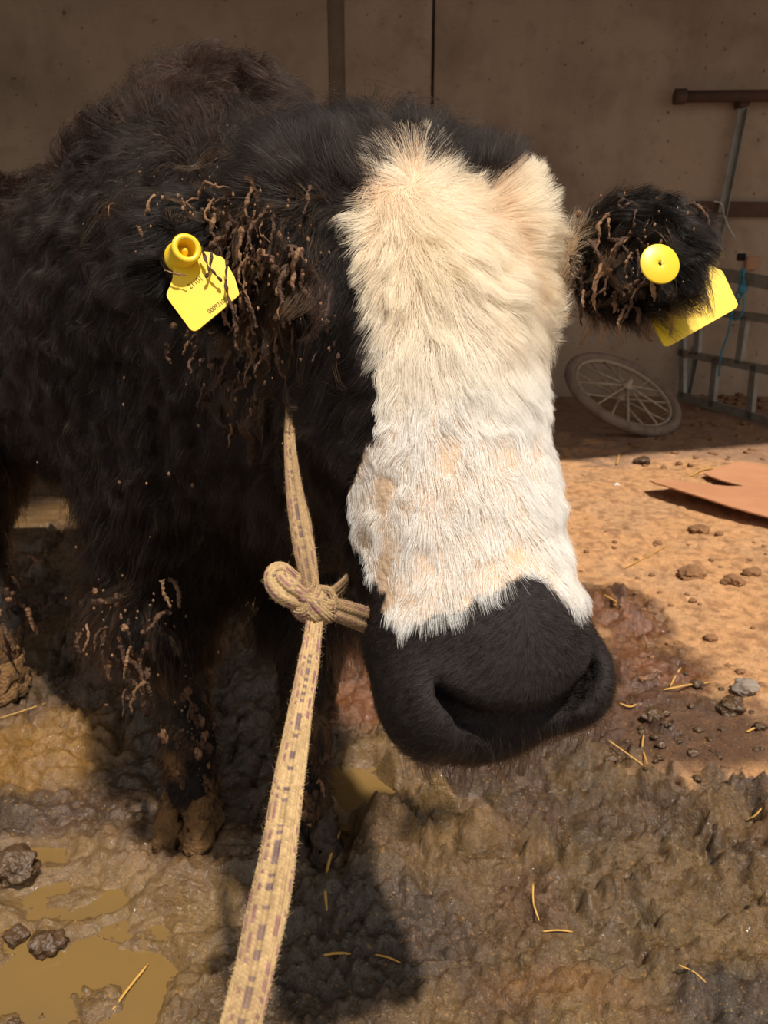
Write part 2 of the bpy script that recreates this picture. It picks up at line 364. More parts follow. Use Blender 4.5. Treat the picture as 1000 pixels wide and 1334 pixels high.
for q, lb in zip(PUD, PLAB):
    c = G(q[0], q[1]); a = abs(G(q[0] + q[2], q[1])[0] - c[0]); b = abs(G(q[0], q[1] - q[3])[1] - G(q[0], q[1] + q[3])[1]) / 2
    nt_ = 72; th = np.linspace(0, 2 * np.pi, nt_, endpoint=False); rr = np.linspace(0.0, 1.45, 60)
    gx = c[0] + a * rr[None] * np.cos(th)[:, None]; gy = c[1] + b * rr[None] * np.sin(th)[:, None]
    dry_ = ground_eval(gx, gy)[0] > WLVL + 0.006; dry_[:, :6] = False
    own = np.ones_like(dry_)
    for q2 in PUD:
        if q2 is not q: own &= in_ell(gx, gy, *q) <= in_ell(gx, gy, *q2)
    wetr = ~dry_ & (np.cumsum(~own, 1) == 0); kmax = np.where(wetr, np.arange(len(rr))[None], 0).max(1); R_ = rr[np.minimum(kmax + 1, len(rr) - 1)]
    R_ = np.minimum(R_, np.where((~own).any(1), rr[(~own).argmax(1)] - 0.03, 9))
    ring = [[c[0] + a * r * math.cos(t), c[1] + b * r * math.sin(t)] for r, t in zip(R_, th)]
    V = [[c[0], c[1], WLVL]] + [[x, y, WLVL] for x, y in ring] + [[x, y, WLVL - 0.02] for x, y in ring]
    Fc = [(0, 1 + i, 1 + (i + 1) % nt_) for i in range(nt_)] + [(1 + i, 1 + nt_ + i, 1 + nt_ + (i + 1) % nt_, 1 + (i + 1) % nt_) for i in range(nt_)]
    tag(mesh('puddle', V, Fc, M['water'], smooth=False, loc=(c[0], c[1], WLVL)), lb, 'puddle')

# ================================================================== SHED
WALL_Y = 5.7
def struct(o): o['kind'] = 'structure'; return o
def wall_mat(name, base, k):
    m = mat(name, base, 0.95, 0.22, 0.9, 0.6, 26, c2=tuple(q * k for q in base[:3]) + (1,), spec=0.1); nt = m.node_tree; b = nt.nodes['Principled BSDF']; tc = nt.nodes.new('ShaderNodeTexCoord')
    src = b.inputs['Base Color'].links[0].from_socket
    for sc_, lo, hi, f, st in ((1.8, 0.46, 0.70, 0.40, 1.0), (7.0, 0.54, 0.74, 0.25, 1.0), (24, 0.66, 0.72, 0.75, 1.0), (1.6, 0.52, 0.70, 0.20, 2.5), (60, 0.60, 0.75, 0.4, 1.0)):
        mp = nt.nodes.new('ShaderNodeMapping'); mp.inputs['Scale'].default_value = (st, 1, 1 / st if st > 1 else 1); nt.links.new(tc.outputs['Object'], mp.inputs[0])
        n = nt.nodes.new('ShaderNodeTexNoise'); n.inputs['Scale'].default_value = sc_; n.inputs['Detail'].default_value = 5; nt.links.new(mp.outputs[0], n.inputs['Vector'])
        r = nt.nodes.new('ShaderNodeMapRange'); r.inputs['From Min'].default_value = lo; r.inputs['From Max'].default_value = hi; r.inputs['To Max'].default_value = f; nt.links.new(n.outputs[0], r.inputs[0])
        mx = nt.nodes.new('ShaderNodeMix'); mx.data_type = 'RGBA'; nt.links.new(r.outputs[0], mx.inputs['Factor']); nt.links.new(src, mx.inputs[6]); mx.inputs[7].default_value = srgb(88, 66, 52); src = mx.outputs[2]
    nt.links.new(src, b.inputs['Base Color']); return m
M['wall'] = wall_mat('mud_plaster', srgb(178, 154, 131), 0.8); M['pilaster'] = wall_mat('cement_render', srgb(186, 161, 138), 0.85)
xl0, xl = atY(427, 60, WALL_Y)[0], atY(449, 60, WALL_Y - 0.06)[0]; xr, xr1 = atY(562, 60, WALL_Y - 0.06)[0], atY(566, 60, WALL_Y)[0]
V, Fc = box_vf(((-10 + xl0) / 2, WALL_Y + 0.15, 1.5), ((xl0 + 10) / 2, 0, 0), (0, 0.15, 0), (0, 0, 1.7)); struct(mesh('wall_left', V, Fc, M['wall'], smooth=False))
V, Fc = box_vf(((10 + xr1) / 2, WALL_Y + 0.15, 1.5), ((10 - xr1) / 2, 0, 0), (0, 0.15, 0), (0, 0, 1.7)); struct(mesh('wall_back', V, Fc, M['wall'], smooth=False))
V, Fc = box_vf(((xl + xr) / 2, WALL_Y + 0.10, 1.5), ((xr - xl) / 2, 0, 0), (0, 0.14, 0), (0, 0, 1.7)); struct(mesh('trim_1', V, Fc, M['pilaster'], smooth=False))
V, Fc = box_vf(((xl0 + xr1) / 2, WALL_Y + 0.12, 1.5), ((xr1 - xl0) / 2 + 0.1, 0, 0), (0, 0.03, 0), (0, 0, 1.7)); struct(mesh('wall_rear', V, Fc, M['wall'], smooth=False))
ra = math.radians(17); ex, ey = np.array([math.cos(ra), math.sin(ra), 0]), np.array([-math.sin(ra), math.cos(ra), 0])
V, Fc = box_vf(np.array([0.95, 2.42, 2.85]) + 3.4 * ey, ex * 10, ey * 3.4, (0, 0, 0.04)); struct(mesh('ceiling', V, Fc, M['roof'], smooth=False))

# ================================================================== YAK: head frame
def rotm(axis, deg): return np.array(Matrix.Rotation(math.radians(deg), 3, axis))
# head-local axes (x viewer's right across the face, y up the face, z out of the face) written in camera space (right, up, towards camera)
HR = rotm('Z', 5.3) @ rotm('Y', 19.0) @ rotm('X', -12.0)   # columns = local axes in (right, up, toward-camera)
C2W = np.stack([RT, UP, -FW], 1)
HB = C2W @ HR                                # local -> world rotation
HO = W(579, 384, 0.655)
def HL(p): return HO + np.asarray(p, float) @ HB.T
def toH(p): return (np.asarray(p, float) - HO) @ HB

# ---- signed distance field, built as local smooth unions on a rectilinear grid
def axis(lo, hi, flo, fhi, coarse, fine):
    a = np.arange(lo, flo, coarse); b = np.arange(flo, fhi, fine); c = np.arange(fhi, hi, coarse); return np.concatenate([a, b, c])
GX = axis(-1.75, 0.60, -0.34, 0.36, 0.02, 0.0055)
GY = axis(0.42, 2.75, 0.46, 0.92, 0.02, 0.0055)
GZ = axis(-0.06, 1.50, 0.60, 1.20, 0.02, 0.0055)
FLD = np.full((len(GX), len(GY), len(GZ)), 0.5, np.float32)
def region(lo, hi):
    s = []
    for g, a, b in zip((GX, GY, GZ), lo, hi): s.append(slice(max(0, int(np.searchsorted(g, a)) - 1), min(len(g), int(np.searchsorted(g, b)) + 1)))
    return tuple(s)
def pts_of(s):
    x, y, z = GX[s[0]], GY[s[1]], GZ[s[2]]
    return np.stack(np.meshgrid(x, y, z, indexing='ij'), -1)
def merge(s, d, k, sub=False):
    f = FLD[s]; d = d.astype(np.float32)
    if sub:
        d = -d; h = np.clip(0.5 + 0.5 * (d - f) / k, 0, 1); FLD[s] = f * (1 - h) + d * h + k * h * (1 - h)
    else:
        h = np.clip(0.5 + 0.5 * (f - d) / k, 0, 1); FLD[s] = f * (1 - h) + d * h - k * h * (1 - h)
def ell(c, r, R=None, k=0.03, sub=False):
    """ellipsoid: world centre, radii, rotation whose columns are its axes"""
    c = np.asarray(c, float); r = np.asarray(r, float); R = np.eye(3) if R is None else R
    m = r.max() + 3 * k + 0.02; s = region(c - m, c + m); p = (pts_of(s) - c) @ R
    k0 = np.linalg.norm(p / r, axis=-1); k1 = np.linalg.norm(p / (r * r), axis=-1)
    merge(s, k0 * (k0 - 1) / np.maximum(k1, 1e-6), k, sub)
def cone(a, b, ra, rb, k=0.03, sub=False):
    a = np.asarray(a, float); b = np.asarray(b, float); m = max(ra, rb) + 3 * k + 0.02
    s = region(np.minimum(a, b) - m, np.maximum(a, b) + m); p = pts_of(s) - a; d = b - a
    t = np.clip((p @ d) / (d @ d), 0, 1); merge(s, np.linalg.norm(p - t[..., None] * d, axis=-1) - (ra + (rb - ra) * t), k, sub)
def chain(P, Rr, k=0.03, sub=False):
    for i in range(len(P) - 1): cone(P[i], P[i + 1], Rr[i], Rr[i + 1], k, sub)
def hell(c, r, k=0.02, sub=False, rot=None): ell(HL(c), r, HB if rot is None else HB @ rot, k, sub)
def hcone(a, b, ra, rb, k=0.02, sub=False): cone(HL(a), HL(b), ra, rb, k, sub)

hoofR = G(250, 1078); hoofL = G(402, 1096); hoofB = G(8, 905)
hoofR[2] = gh(*hoofR[:2]); hoofL[2] = gh(*hoofL[:2]); hoofB[2] = gh(*hoofB[:2])
AX = norm(np.array([-0.70, 0.62, 0.0])); LT = np.array([-AX[1], AX[0], 0.0])         # towards the rump; sideways
if LT[1] > 0: LT = -LT
BR = np.stack([AX, LT, np.array([0, 0, 1.0])], 1)
SH = np.array([-0.27, 1.36, 0.86])
# trunk
ell(SH + AX * 0.34 + [0, 0, -0.05], (0.56, 0.28, 0.30), BR, 0.05)
ell(SH + AX * 0.95 + [0, 0, -0.01], (0.42, 0.27, 0.28), BR, 0.08)
ell(SH + AX * 0.02 + [0, 0, 0.20], (0.21, 0.14, 0.18), BR, 0.07)      # hump
ell(SH + AX * 0.05 + LT * 0.10 + [0, 0, -0.02], (0.24, 0.22, 0.30), BR, 0.06)
cone(SH + [0.02, -0.06, 0.06], HL((0.0, 0.03, -0.24)), 0.255, 0.14, 0.06)  # neck
cone(SH + [0.02, -0.08, -0.16], HL((0.0, -0.08, -0.22)), 0.20, 0.10, 0.06)
ell(SH + np.array([-0.02, -0.12, -0.22]), (0.22, 0.18, 0.22), BR, 0.06)   # brisket
# forelegs and hind leg
kR = hoofR + [-0.015, 0.06, 0.30]; kL = hoofL + [0.0, 0.12, 0.31]
chain([SH + [-0.10, -0.08, -0.12], kR + [-0.02, 0.0, 0.10], kR, hoofR + [0.0, 0.025, 0.14], hoofR + [0, 0.008, 0.055]], [0.15, 0.085, 0.052, 0.041, 0.046], 0.03)
chain([SH + [0.10, -0.02, -0.12], kL + [0.01, 0.02, 0.10], kL, hoofL + [-0.01, 0.05, 0.15], hoofL + [-0.006, 0.015, 0.055]], [0.14, 0.085, 0.055, 0.042, 0.046], 0.03)
hk = hoofB + [-0.10, 0.16, 0.36]
chain([SH + AX * 0.98 + LT * 0.14 + [0, 0, -0.06], hoofB + [-0.05, 0.12, 0.56], hk, hoofB + [0.0, 0.03, 0.15], hoofB + [0, 0, 0.05]], [0.22, 0.13, 0.06, 0.042, 0.046], 0.03)
hoofB2 = hoofB + np.array([0.22, 0.36, 0]); hk = hoofB2 + [-0.10, 0.16, 0.36]
chain([SH + AX * 0.98 - LT * 0.12 + [0, 0, -0.06], hoofB2 + [-0.05, 0.10, 0.56], hk, hoofB2 + [0.0, 0.03, 0.15], hoofB2 + [0, 0, 0.04]], [0.22, 0.13, 0.06, 0.042, 0.046], 0.03)
# head
hell((0, 0.060, -0.115), (0.114, 0.125, 0.115), 0.04)
hell((0, 0.06, -0.060), (0.104, 0.105, 0.055), 0.03)
hell((0, 0.150, -0.100), (0.110, 0.075, 0.075), 0.03)                    # poll
hcone((0, -0.01, -0.080), (0, -0.26, -0.070), 0.106, 0.091, 0.04)
hell((0, -0.13, -0.030), (0.066, 0.17, 0.035), 0.03)
hcone((0, -0.03, -0.165), (0, -0.28, -0.10), 0.075, 0.050, 0.04)
for sx in (-1, 1):
    hell((sx * 0.066, -0.05, -0.125), (0.052, 0.105, 0.075), 0.03)
    hell((sx * 0.094, 0.022, -0.060), (0.028, 0.036, 0.036), 0.025)      # brow
for sx in (-1, 1): hell((sx * 0.096, 0.105, -0.070), (0.052, 0.080, 0.060), 0.03)   # polled horn bosses
# muzzle
hell((0, -0.296, -0.060), (0.093, 0.080, 0.080), 0.03)
hell((0, -0.296, -0.016), (0.060, 0.066, 0.046), 0.025)                  # nose pad, overhanging
for sx in (-1, 1):
    hell((sx * 0.062, -0.330, -0.040), (0.038, 0.046, 0.054), 0.016)     # wings of the nostrils
hell((0, -0.355, -0.080), (0.066, 0.036, 0.055), 0.02)                   # lower lip
# nostril slots run from the sides down and in, meeting in the recess under the pad
P = [(-0.071, -0.312), (-0.064, -0.328), (-0.050, -0.343), (-0.028, -0.356), (0, -0.362), (0.028, -0.356), (0.050, -0.343), (0.064, -0.328), (0.071, -0.312)]
R_ = [0.003, 0.006, 0.009, 0.012, 0.014, 0.012, 0.009, 0.006, 0.003]
for zz in (0.024, 0.010, -0.006): chain([HL((a, b, zz - 3.2 * a * a)) for a, b in P], R_, 0.006, sub=True)
# eyes: shallow socket, eyeball lids
EYE = {}
for sx in (-1, 1):
    e = np.array([sx * 0.101, 0.006, -0.058]); EYE[sx] = e
    hell(e + [sx * 0.012, 0, 0.004], (0.017, 0.019, 0.019), 0.008, sub=True)
    lid = [e + [sx * 0.016, 0.036, -0.016], e + [sx * 0.016, 0.026, 0.004], e + [sx * 0.007, 0.010, 0.020], e + [sx * -0.005, -0.010, 0.024]]
    chain([HL(q) for q in lid], [0.009, 0.011, 0.010, 0.006], 0.010)
    low = [e + [sx * 0.006, -0.008, -0.022], e + [sx * 0.011, -0.020, -0.004], e + [sx * 0.004, -0.020, 0.016]]
    chain([HL(q) for q in low], [0.003, 0.004, 0.004], 0.008)
# ears
def ear(base, tip, half, th, up, k):
    base, tip = np.asarray(base), np.asarray(tip); d = norm(tip - base); u = np.asarray(up, float); u = norm(u - u.dot(d) * d); n = np.cross(d, u)
    ell((base + tip) / 2, (np.linalg.norm(tip - base) / 2, half, th), np.stack([d, u, n], 1), k); return d, u, n
EAR_L = (W(400, 335, 0.740), W(172, 328, 0.682)); EAR_R = (W(735, 332, 0.775), W(915, 332, 0.700))
ear(EAR_L[0], EAR_L[1], 0.052, 0.020, UP, 0.012); ear(EAR_R[0], EAR_R[1], 0.052, 0.020, UP, 0.012)

def surface_nets():
    S = FLD < 0
    c = S[:-1, :-1, :-1].astype(np.int8)
    for dx in (0, 1):
        for dy in (0, 1):
            for dz in (0, 1):
                if dx + dy + dz: c = c + S[dx:S.shape[0] - 1 + dx, dy:S.shape[1] - 1 + dy, dz:S.shape[2] - 1 + dz]
    act = np.argwhere((c > 0) & (c < 8)); N = len(act)
    ids = np.full(c.shape, -1, np.int64); ids[act[:, 0], act[:, 1], act[:, 2]] = np.arange(N)
    off_ = np.array([(i & 1, (i >> 1) & 1, (i >> 2) & 1) for i in range(8)])
    ci = act[:, None] + off_[None]; val = FLD[ci[..., 0], ci[..., 1], ci[..., 2]]
    pos = np.stack([GX[ci[..., 0]], GY[ci[..., 1]], GZ[ci[..., 2]]], -1)
    acc = np.zeros((N, 3)); cnt = np.zeros(N)
    for a in range(8):
        for b in range(a + 1, 8):
            if bin(a ^ b).count('1') != 1: continue
            va, vb = val[:, a], val[:, b]; m = (va < 0) != (vb < 0); t = np.where(m, va / np.where(m, va - vb, 1), 0)
            acc += (pos[:, a] + (pos[:, b] - pos[:, a]) * t[:, None]) * m[:, None]; cnt += m
    V = acc / cnt[:, None]; quads = []
    for ax in range(3):
        o1, o2 = [q for q in range(3) if q != ax]
        sl0 = [slice(1, -1)] * 3; sl1 = [slice(1, -1)] * 3; sl0[ax] = slice(0, -1); sl1[ax] = slice(1, None)
        A, B = S[tuple(sl0)], S[tuple(sl1)]
        for inside_first in (True, False):
            e = np.argwhere(A & ~B if inside_first else ~A & B)
            e = e + np.array([0 if q == ax else 1 for q in range(3)])
            d1 = np.eye(3, dtype=int)[o1]; d2 = np.eye(3, dtype=int)[o2]
            q = np.stack([e - d1 - d2, e - d2, e, e - d1], 1); f = ids[q[..., 0], q[..., 1], q[..., 2]]
            flip = (ax == 1) != (not inside_first)
            quads.append(f[:, ::-1] if flip else f)
    Q = np.concatenate(quads); Q = Q[(Q >= 0).all(1)]
    return V, Q
BV, BQ = surface_nets()
def smooth_mesh(V, Q, it, lam=0.5):
    E = np.unique(np.sort(np.concatenate([Q[:, [0, 1]], Q[:, [1, 2]], Q[:, [2, 3]], Q[:, [3, 0]]]), 1), axis=0); deg = np.bincount(E.ravel(), minlength=len(V)).astype(float)
    for _ in range(it):
        s = np.zeros_like(V)
        for a in range(3): s[:, a] = np.bincount(E[:, 0], V[E[:, 1], a], len(V)) + np.bincount(E[:, 1], V[E[:, 0], a], len(V))
        V = V + lam * (s / deg[:, None] - V)
    return V
BV = smooth_mesh(BV, BQ, 2)

# ---- coat regions, in head-local coordinates
def pix_on_face(px, py):
    """photo point -> head-local (x, y) on the plane z = -0.02 of the face"""
    d = ray(px, py) @ HB; o = (CAMP - HO) @ HB; t = (-0.02 - o[2]) / d[2]; return (o + t * d)[:2]
PATCH = [(500, 232), (518, 212), (542, 205), (568, 222), (597, 244), (622, 252), (650, 240), (690, 226), (735, 236), (756, 272), (756, 330), (745, 400), (742, 470), (745, 560), (748, 640), (745, 690),
         (752, 740), (766, 785), (754, 790), (735, 775), (712, 757), (690, 748), (662, 757), (640, 775), (600, 795), (570, 800), (540, 808), (520, 818), (508, 800), (500, 775), (480, 755), (466, 720),
         (458, 690), (456, 640), (480, 600), (494, 520), (496, 470), (490, 430), (482, 380), (474, 335), (478, 280), (488, 250)]
PATCHP = np.array(PATCH, float)
def to_pix(p):
    q = np.asarray(p, float) - CAMP; z = q @ FW; return 500 + (q @ RT) / z * F, 667 - (q @ UP) / z * F
def in_poly(x, y, P):
    r = np.zeros(x.shape, bool); j = len(P) - 1
    for i in range(len(P)):
        xi, yi, xj, yj = P[i, 0], P[i, 1], P[j, 0], P[j, 1]
        r ^= ((yi > y) != (yj > y)) & (x < (xj - xi) * (y - yi) / (yj - yi + 1e-12) + xi); j = i
    return r
def is_head(h): return (np.abs(h[:, 0]) < 0.17) & (h[:, 1] < 0.20) & (h[:, 1] > -0.45) & (h[:, 2] > -0.20)
def is_white(h):
    u, v = to_pix(HL(h)); u = u + 8 * vnoise(h * 90, 2); v = v + 8 * vnoise(h * 90, 3)
    return in_poly(u, v, PATCHP) & (h[:, 2] > -0.135)
def ear_w(p, E):
    a, b = E; d = b - a; t = np.clip(((p - a) @ d) / (d @ d), -0.15, 1.2); q = p - (a + t[:, None] * d)
    return (np.linalg.norm(q, axis=1) < 0.062) & (((p - a) @ d) / (d @ d) > 0.12)
bh = toH(BV); bw = is_head(bh) & is_white(bh)
tint = np.tile(np.array(srgb(26, 20, 18)[:3]), (len(BV), 1))
tint[bw] = srgb(190, 162, 134)[:3]
lidm = np.linalg.norm(bh - (EYE[-1] + [0, 0.008, 0.01]), axis=1) < 0.034
tint[lidm] = srgb(84, 66, 58)[:3]
muz = is_head(bh) & ~bw & (bh[:, 1] < -0.22); tint[muz] = srgb(34, 28, 27)[:3]
mudleg = (BV[:, 2] < 0.30); nz = sstep(-0.2, 0.3, fbm(BV * 22, 3, 4))[:, None] * sstep(0.32, 0.05, BV[:, 2])[:, None]
tint = tint * (1 - nz) + np.array(srgb(120, 86, 50)[:3]) * nz
yak_base = (float(SH[0]), float(SH[1]), 0.0)
yak = root('yak', 'shaggy black yak with a broad white face and yellow ear tags standing in the mud', 'yak', yak_base)
body = mesh('body', BV, BQ, M['hide'], yak, True, tint)
for sx in (-1, 1):
    e = HL(EYE[sx]); bm = bmesh.new(); bmesh.ops.create_uvsphere(bm, u_segments=24, v_segments=16, radius=0.0195)
    for v in bm.verts: v.co = v.co + Vector(e)
    bmobj('eye', bm, M['eye'], yak, True)
M['hoof2'] = mat('wet_dark_hoof', srgb(74, 54, 38), 0.6, 0.35, 40, 0.9, 70, c2=srgb(40, 30, 24))
def hoof(c, ang, m='hoof'):
    R = rotm('Z', ang); V_, F_ = [], []
    for sx in (-1, 1):
        prof = [(-0.010, 0.058, 0.052), (0.004, 0.060, 0.054), (0.014, 0.056, 0.050), (0.026, 0.053, 0.047), (0.038, 0.048, 0.042), (0.050, 0.043, 0.036), (0.062, 0.036, 0.030), (0.072, 0.028, 0.024)]
        n = 28; rings = []
        for z, rx, ry in prof:
            th = np.linspace(0, 2 * np.pi, n, endpoint=False)
            sq = lambda q: np.sign(q) * np.abs(q) ** 0.75; y = -sq(np.cos(th)) * ry - 0.014 * (1 - z / 0.08); x = sq(np.sin(th)) * rx * 0.52 + sx * 0.025
            rings.append(np.stack([x, y, np.full(n, z)], 1))
        V = np.concatenate(rings); V = V + 0.020 * np.stack([fbm(V * 75 + sx + q, 4, 9) for q in (0, 7, 13)], -1) * [1, 1, 0.6]; b0 = sum(len(q) for q in V_)
        V_.append(V @ R.T + np.asarray(c)); k = len(prof)
        F_ += [(b0 + i * n + j, b0 + i * n + (j + 1) % n, b0 + (i + 1) * n + (j + 1) % n, b0 + (i + 1) * n + j) for i in range(k - 1) for j in range(n)]
        F_ += [tuple(b0 + j for j in range(n))[::-1], tuple(b0 + (k - 1) * n + j for j in range(n))]
    return mesh('hoof', np.concatenate(V_), F_, M[m], yak)
hoof(hoofR, -12); hoof(hoofL, 4, 'hoof2'); hoof(hoofB, -10); hoof(hoofB2, -10)

# ------------------------------------------------------------------ fur
TRI = np.concatenate([BQ[:, [0, 1, 2]], BQ[:, [0, 2, 3]]])
TC = BV[TRI].mean(1); TN = np.cross(BV[TRI[:, 1]] - BV[TRI[:, 0]], BV[TRI[:, 2]] - BV[TRI[:, 0]]); TA = np.linalg.norm(TN, axis=1) / 2; TN = norm(TN)
VN = np.zeros_like(BV)
for i in range(3): np.add.at(VN, TRI[:, i], TN * TA[:, None])
VN = norm(VN)
TH = toH(TC); T_head = is_head(TH); T_ear = (ear_w(TC, EAR_L) | ear_w(TC, EAR_R)); T_head &= ~T_ear
T_white = T_head & is_white(TH); T_muz = T_head & ~T_white & (TH[:, 1] < -0.22)
view = norm(CAMP - TC); FACE = (TN * view).sum(1)
def curves_obj(name, P, rad, tintc, m, parent, kind='stuff', taper=0.25):
    """P (n, k, 3) world points -> one hair-curve object"""
    n, k = P.shape[:2]; hc = bpy.data.hair_curves.new(name); hc.add_curves([k] * n)
    base = off(parent); hc.points.foreach_set('position', (P - base).reshape(-1).astype(np.float32))
    t = np.linspace(0, 1, k); prof = (1 - t) * (1 - taper) + taper; prof = prof * np.minimum(1, 0.7 + t * 2)
    r = np.broadcast_to(np.asarray(rad, float).reshape(-1, 1), (n, 1)) * prof[None]
    a = hc.attributes.get('radius') or hc.attributes.new('radius', 'FLOAT', 'POINT'); a.data.foreach_set('value', r.reshape(-1).astype(np.float32))
    c = np.ones((n, 4), np.float32); c[:, :3] = tintc
    hc.attributes.new('tint', 'FLOAT_COLOR', 'CURVE').data.foreach_set('color', c.ravel())
    hc.materials.append(m); o = bpy.data.objects.new(name, hc); COL.objects.link(o); o.parent = parent; o['kind'] = kind; return o
def sample(wt, n):
    w = TA * wt; t = RNG.choice(len(TRI), n, p=w / w.sum()); r1 = np.sqrt(RNG.random(n)); r2 = RNG.random(n)
    b = np.stack([1 - r1, r1 * (1 - r2), r1 * r2], 1); v = TRI[t]
    return (BV[v] * b[..., None]).sum(1), norm((VN[v] * b[..., None]).sum(1)), t
def clump(P, size, amt, power=1.4):
    """draw strands towards a shared guide strand near their root"""
    n = len(P); g = RNG.choice(n, max(1, n // size), replace=False); kd = kdtree.KDTree(len(g))
    for i, q in enumerate(g): kd.insert(P[q, 0], i)
    kd.balance(); near = np.array([g[kd.find(p)[1]] for p in P[:, 0]])
    k = P.shape[1]; t = np.linspace(0, 1, k)[None, :, None] ** power
    a = np.asarray(amt, float).reshape(-1, 1, 1) * np.ones((n, 1, 1))
    return P + (P[near] - P) * t * a
def grow(p, nrm, d, L, lift, k=7, curl=0.0, cf=30.0, droop=0.0, jit=0.15):
    n = len(p); d = d - (d * nrm).sum(1, keepdims=True) * nrm; d = norm(d); lift = np.asarray(lift, float).reshape(-1, 1) * np.ones((n, 1))
    d0 = norm(d * (1 - lift) + nrm * lift + jit * RNG.normal(size=(n, 3)))
    t = np.linspace(0, 1, k)[None, :, None]; L = np.asarray(L).reshape(-1, 1, 1)
    bend = norm(d + 0.10 * nrm) - d0
    P = p[:, None] + L * (d0[:, None] * t + 0.45 * bend[:, None] * t ** 2 + droop * np.array([0, 0, -1.0]) * t ** 2)
    if curl > 0:
        q = P * cf; w = np.stack([vnoise(q, 61), vnoise(q + 31, 62), vnoise(q + 57, 63)], -1); P = P + curl * w * t
    return P
def colmix(n, cols, w):
    c = np.array([srgb(*q)[:3] for q in cols]); i = RNG.choice(len(cols), n, p=np.array(w) / sum(w)); return c[i] * RNG.uniform(0.8, 1.15, (n, 1))

# -- white face
def white_fur():
    p, nr, t = sample(T_white * 1.0, 75000); h = toH(p); x, y = h[:, 0], h[:, 1]
    n = len(p)
    # the lie of the hair, as read off the animal: a parting below the left crest, swept out to the right, then down the nose
    FLOW = [(470, 260, -1, -.2), (455, 330, -1, -.4), (480, 400, -.7, -.8), (530, 200, -.2, .7), (500, 222, -.8, .3), (562, 215, .5, .4), (530, 275, .1, -1), (562, 275, .5, -.9), (590, 330, .5, -.9), (560, 355, .1, -1),
            (510, 330, -.5, -.9), (602, 255, .4, .3), (640, 250, .6, .6), (690, 228, .5, .7), (740, 242, .9, .35), (645, 300, 1, .1), (700, 285, 1, .2), (750, 300, 1, 0), (650, 360, 1, -.2), (720, 360, 1, -.15), (620, 400, .6, -.8),
            (690, 420, .9, -.5), (740, 430, .8, -.6), (540, 430, -.1, -1), (600, 470, .15, -1), (480, 480, -.6, -.8), (680, 480, .35, -1), (735, 520, .5, -.9), (480, 580, -.5, -.9), (600, 600, 0, -1), (735, 640, .25, -1),
            (455, 660, -.5, -.9), (600, 740, 0, -1), (500, 760, -.2, -1), (740, 740, .2, -1)]
    u0, v0 = to_pix(p); u1 = u0 + 26 * fbm(h * 34, 3, 17); v1 = v0 + 26 * fbm(h * 34, 3, 18); fx = np.zeros(n); fy = np.zeros(n)
    for a, b, c, e in FLOW:
        w = 1.0 / (((u1 - a) ** 2 + (v1 - b) ** 2) / 900.0 + 0.35) ** 2; l = math.hypot(c, e); fx += w * c / l; fy += w * e / l
    d = np.stack([fx, fy, np.zeros(n)], 1)
    wv = 0.45 * np.stack([fbm(h * 26, 3, 14), fbm(h * 26, 3, 15), np.zeros(n)], -1)
    d = (norm(d) + wv * (0.3 + 0.7 * sstep(-0.14, -0.02, y))[:, None]) @ HB.T
    L = 0.015 + 0.031 * sstep(-0.16, 0.0, y) + 0.006 * sstep(0.03, 0.08, y)
    L = L * RNG.uniform(0.65, 1.2, n)
    u_, v_ = to_pix(p); side = sstep(0.055, 0.085, np.abs(x)); L = L * (1 - 0.15 * side) * (1 - 0.35 * sstep(540, 490, u_))
    lift = 0.20 + 0.08 * sstep(-0.12, 0.02, y) + 0.08 * side
    P = grow(p, nr, d, L, lift, 8, 0.006, 60, 0.05, 0.16)
    P = clump(P, 80, 0.36 * sstep(-0.20, -0.02, y) + 0.06); P = clump(P, 14, 0.36 * sstep(-0.20, -0.02, y) + 0.08)
    cr = np.array(srgb(250, 231, 200)[:3]); wh = np.array(srgb(243, 239, 233)[:3]); tan = np.array(srgb(222, 166, 108)[:3])
    k = sstep(-0.13, 0.02, y + 0.05 * fbm(h * 14, 3, 23))[:, None]; c = wh * (1 - k) + cr * k
    s = (sstep(0.05, 0.45, fbm(h * np.array([40, 17, 20]), 4, 27)) * sstep(-0.08, 0.05, y))[:, None] * 0.55; c = c * (1 - s) + tan * s
    c = c * RNG.uniform(0.82, 1.06, (n, 1))
    dirt = (vnoise(h * 120, 33) > 0.80) & (RNG.random(n) < 0.5); c[dirt] *= np.array([0.5, 0.4, 0.32])
    curves_obj('face_fur', P, 0.00016 * RNG.uniform(0.7, 1.3, n), np.clip(c, 0, 0.97), M['fur'], yak)
white_fur()
# -- black muzzle: short velvet, whiskers under the lip
def muzzle_fur():
    wt = T_muz * 1.0; p, nr, t = sample(wt, 30000); h = toH(p); n = len(p)
    c0 = np.array([0.0, -0.31, 0.02]); d = (h - c0) * [1.0, 0.35, 0.3] + [0, -0.02, -0.03]; d = d @ HB.T
    inn = (FLDv(p + nr * 0.010) < 0.004); L = RNG.uniform(0.004, 0.009, n) * np.where(inn, 0.4, 1)
    low = sstep(-0.35, -0.375, h[:, 1]) * (h[:, 2] < -0.01); L = L + 0.012 * low * RNG.random(n)
    P = grow(p, nr, d, L, 0.22, 4, 0.001, 120, 0, 0.2)
    c = colmix(n, [(22, 18, 18), (38, 31, 29), (84, 70, 62)], [5, 4, 1])
    curves_obj('muzzle_hair', P, 0.00014, c, M['bfur'], yak)
    p, nr, t = sample(wt * (TH[:, 1] < -0.355) * (np.abs(TH[:, 0]) < 0.075), 420)
    P = grow(p, nr, np.tile([0.0, -0.1, -1.0], (len(p), 1)), RNG.uniform(0.014, 0.034, len(p)), 0.5, 6, 0.003, 40, 0.3, 0.2)
    curves_obj('whiskers', P, 0.00020, colmix(len(p), [(22, 17, 15), (50, 38, 30)], [2, 1]), M['bfur'], yak)
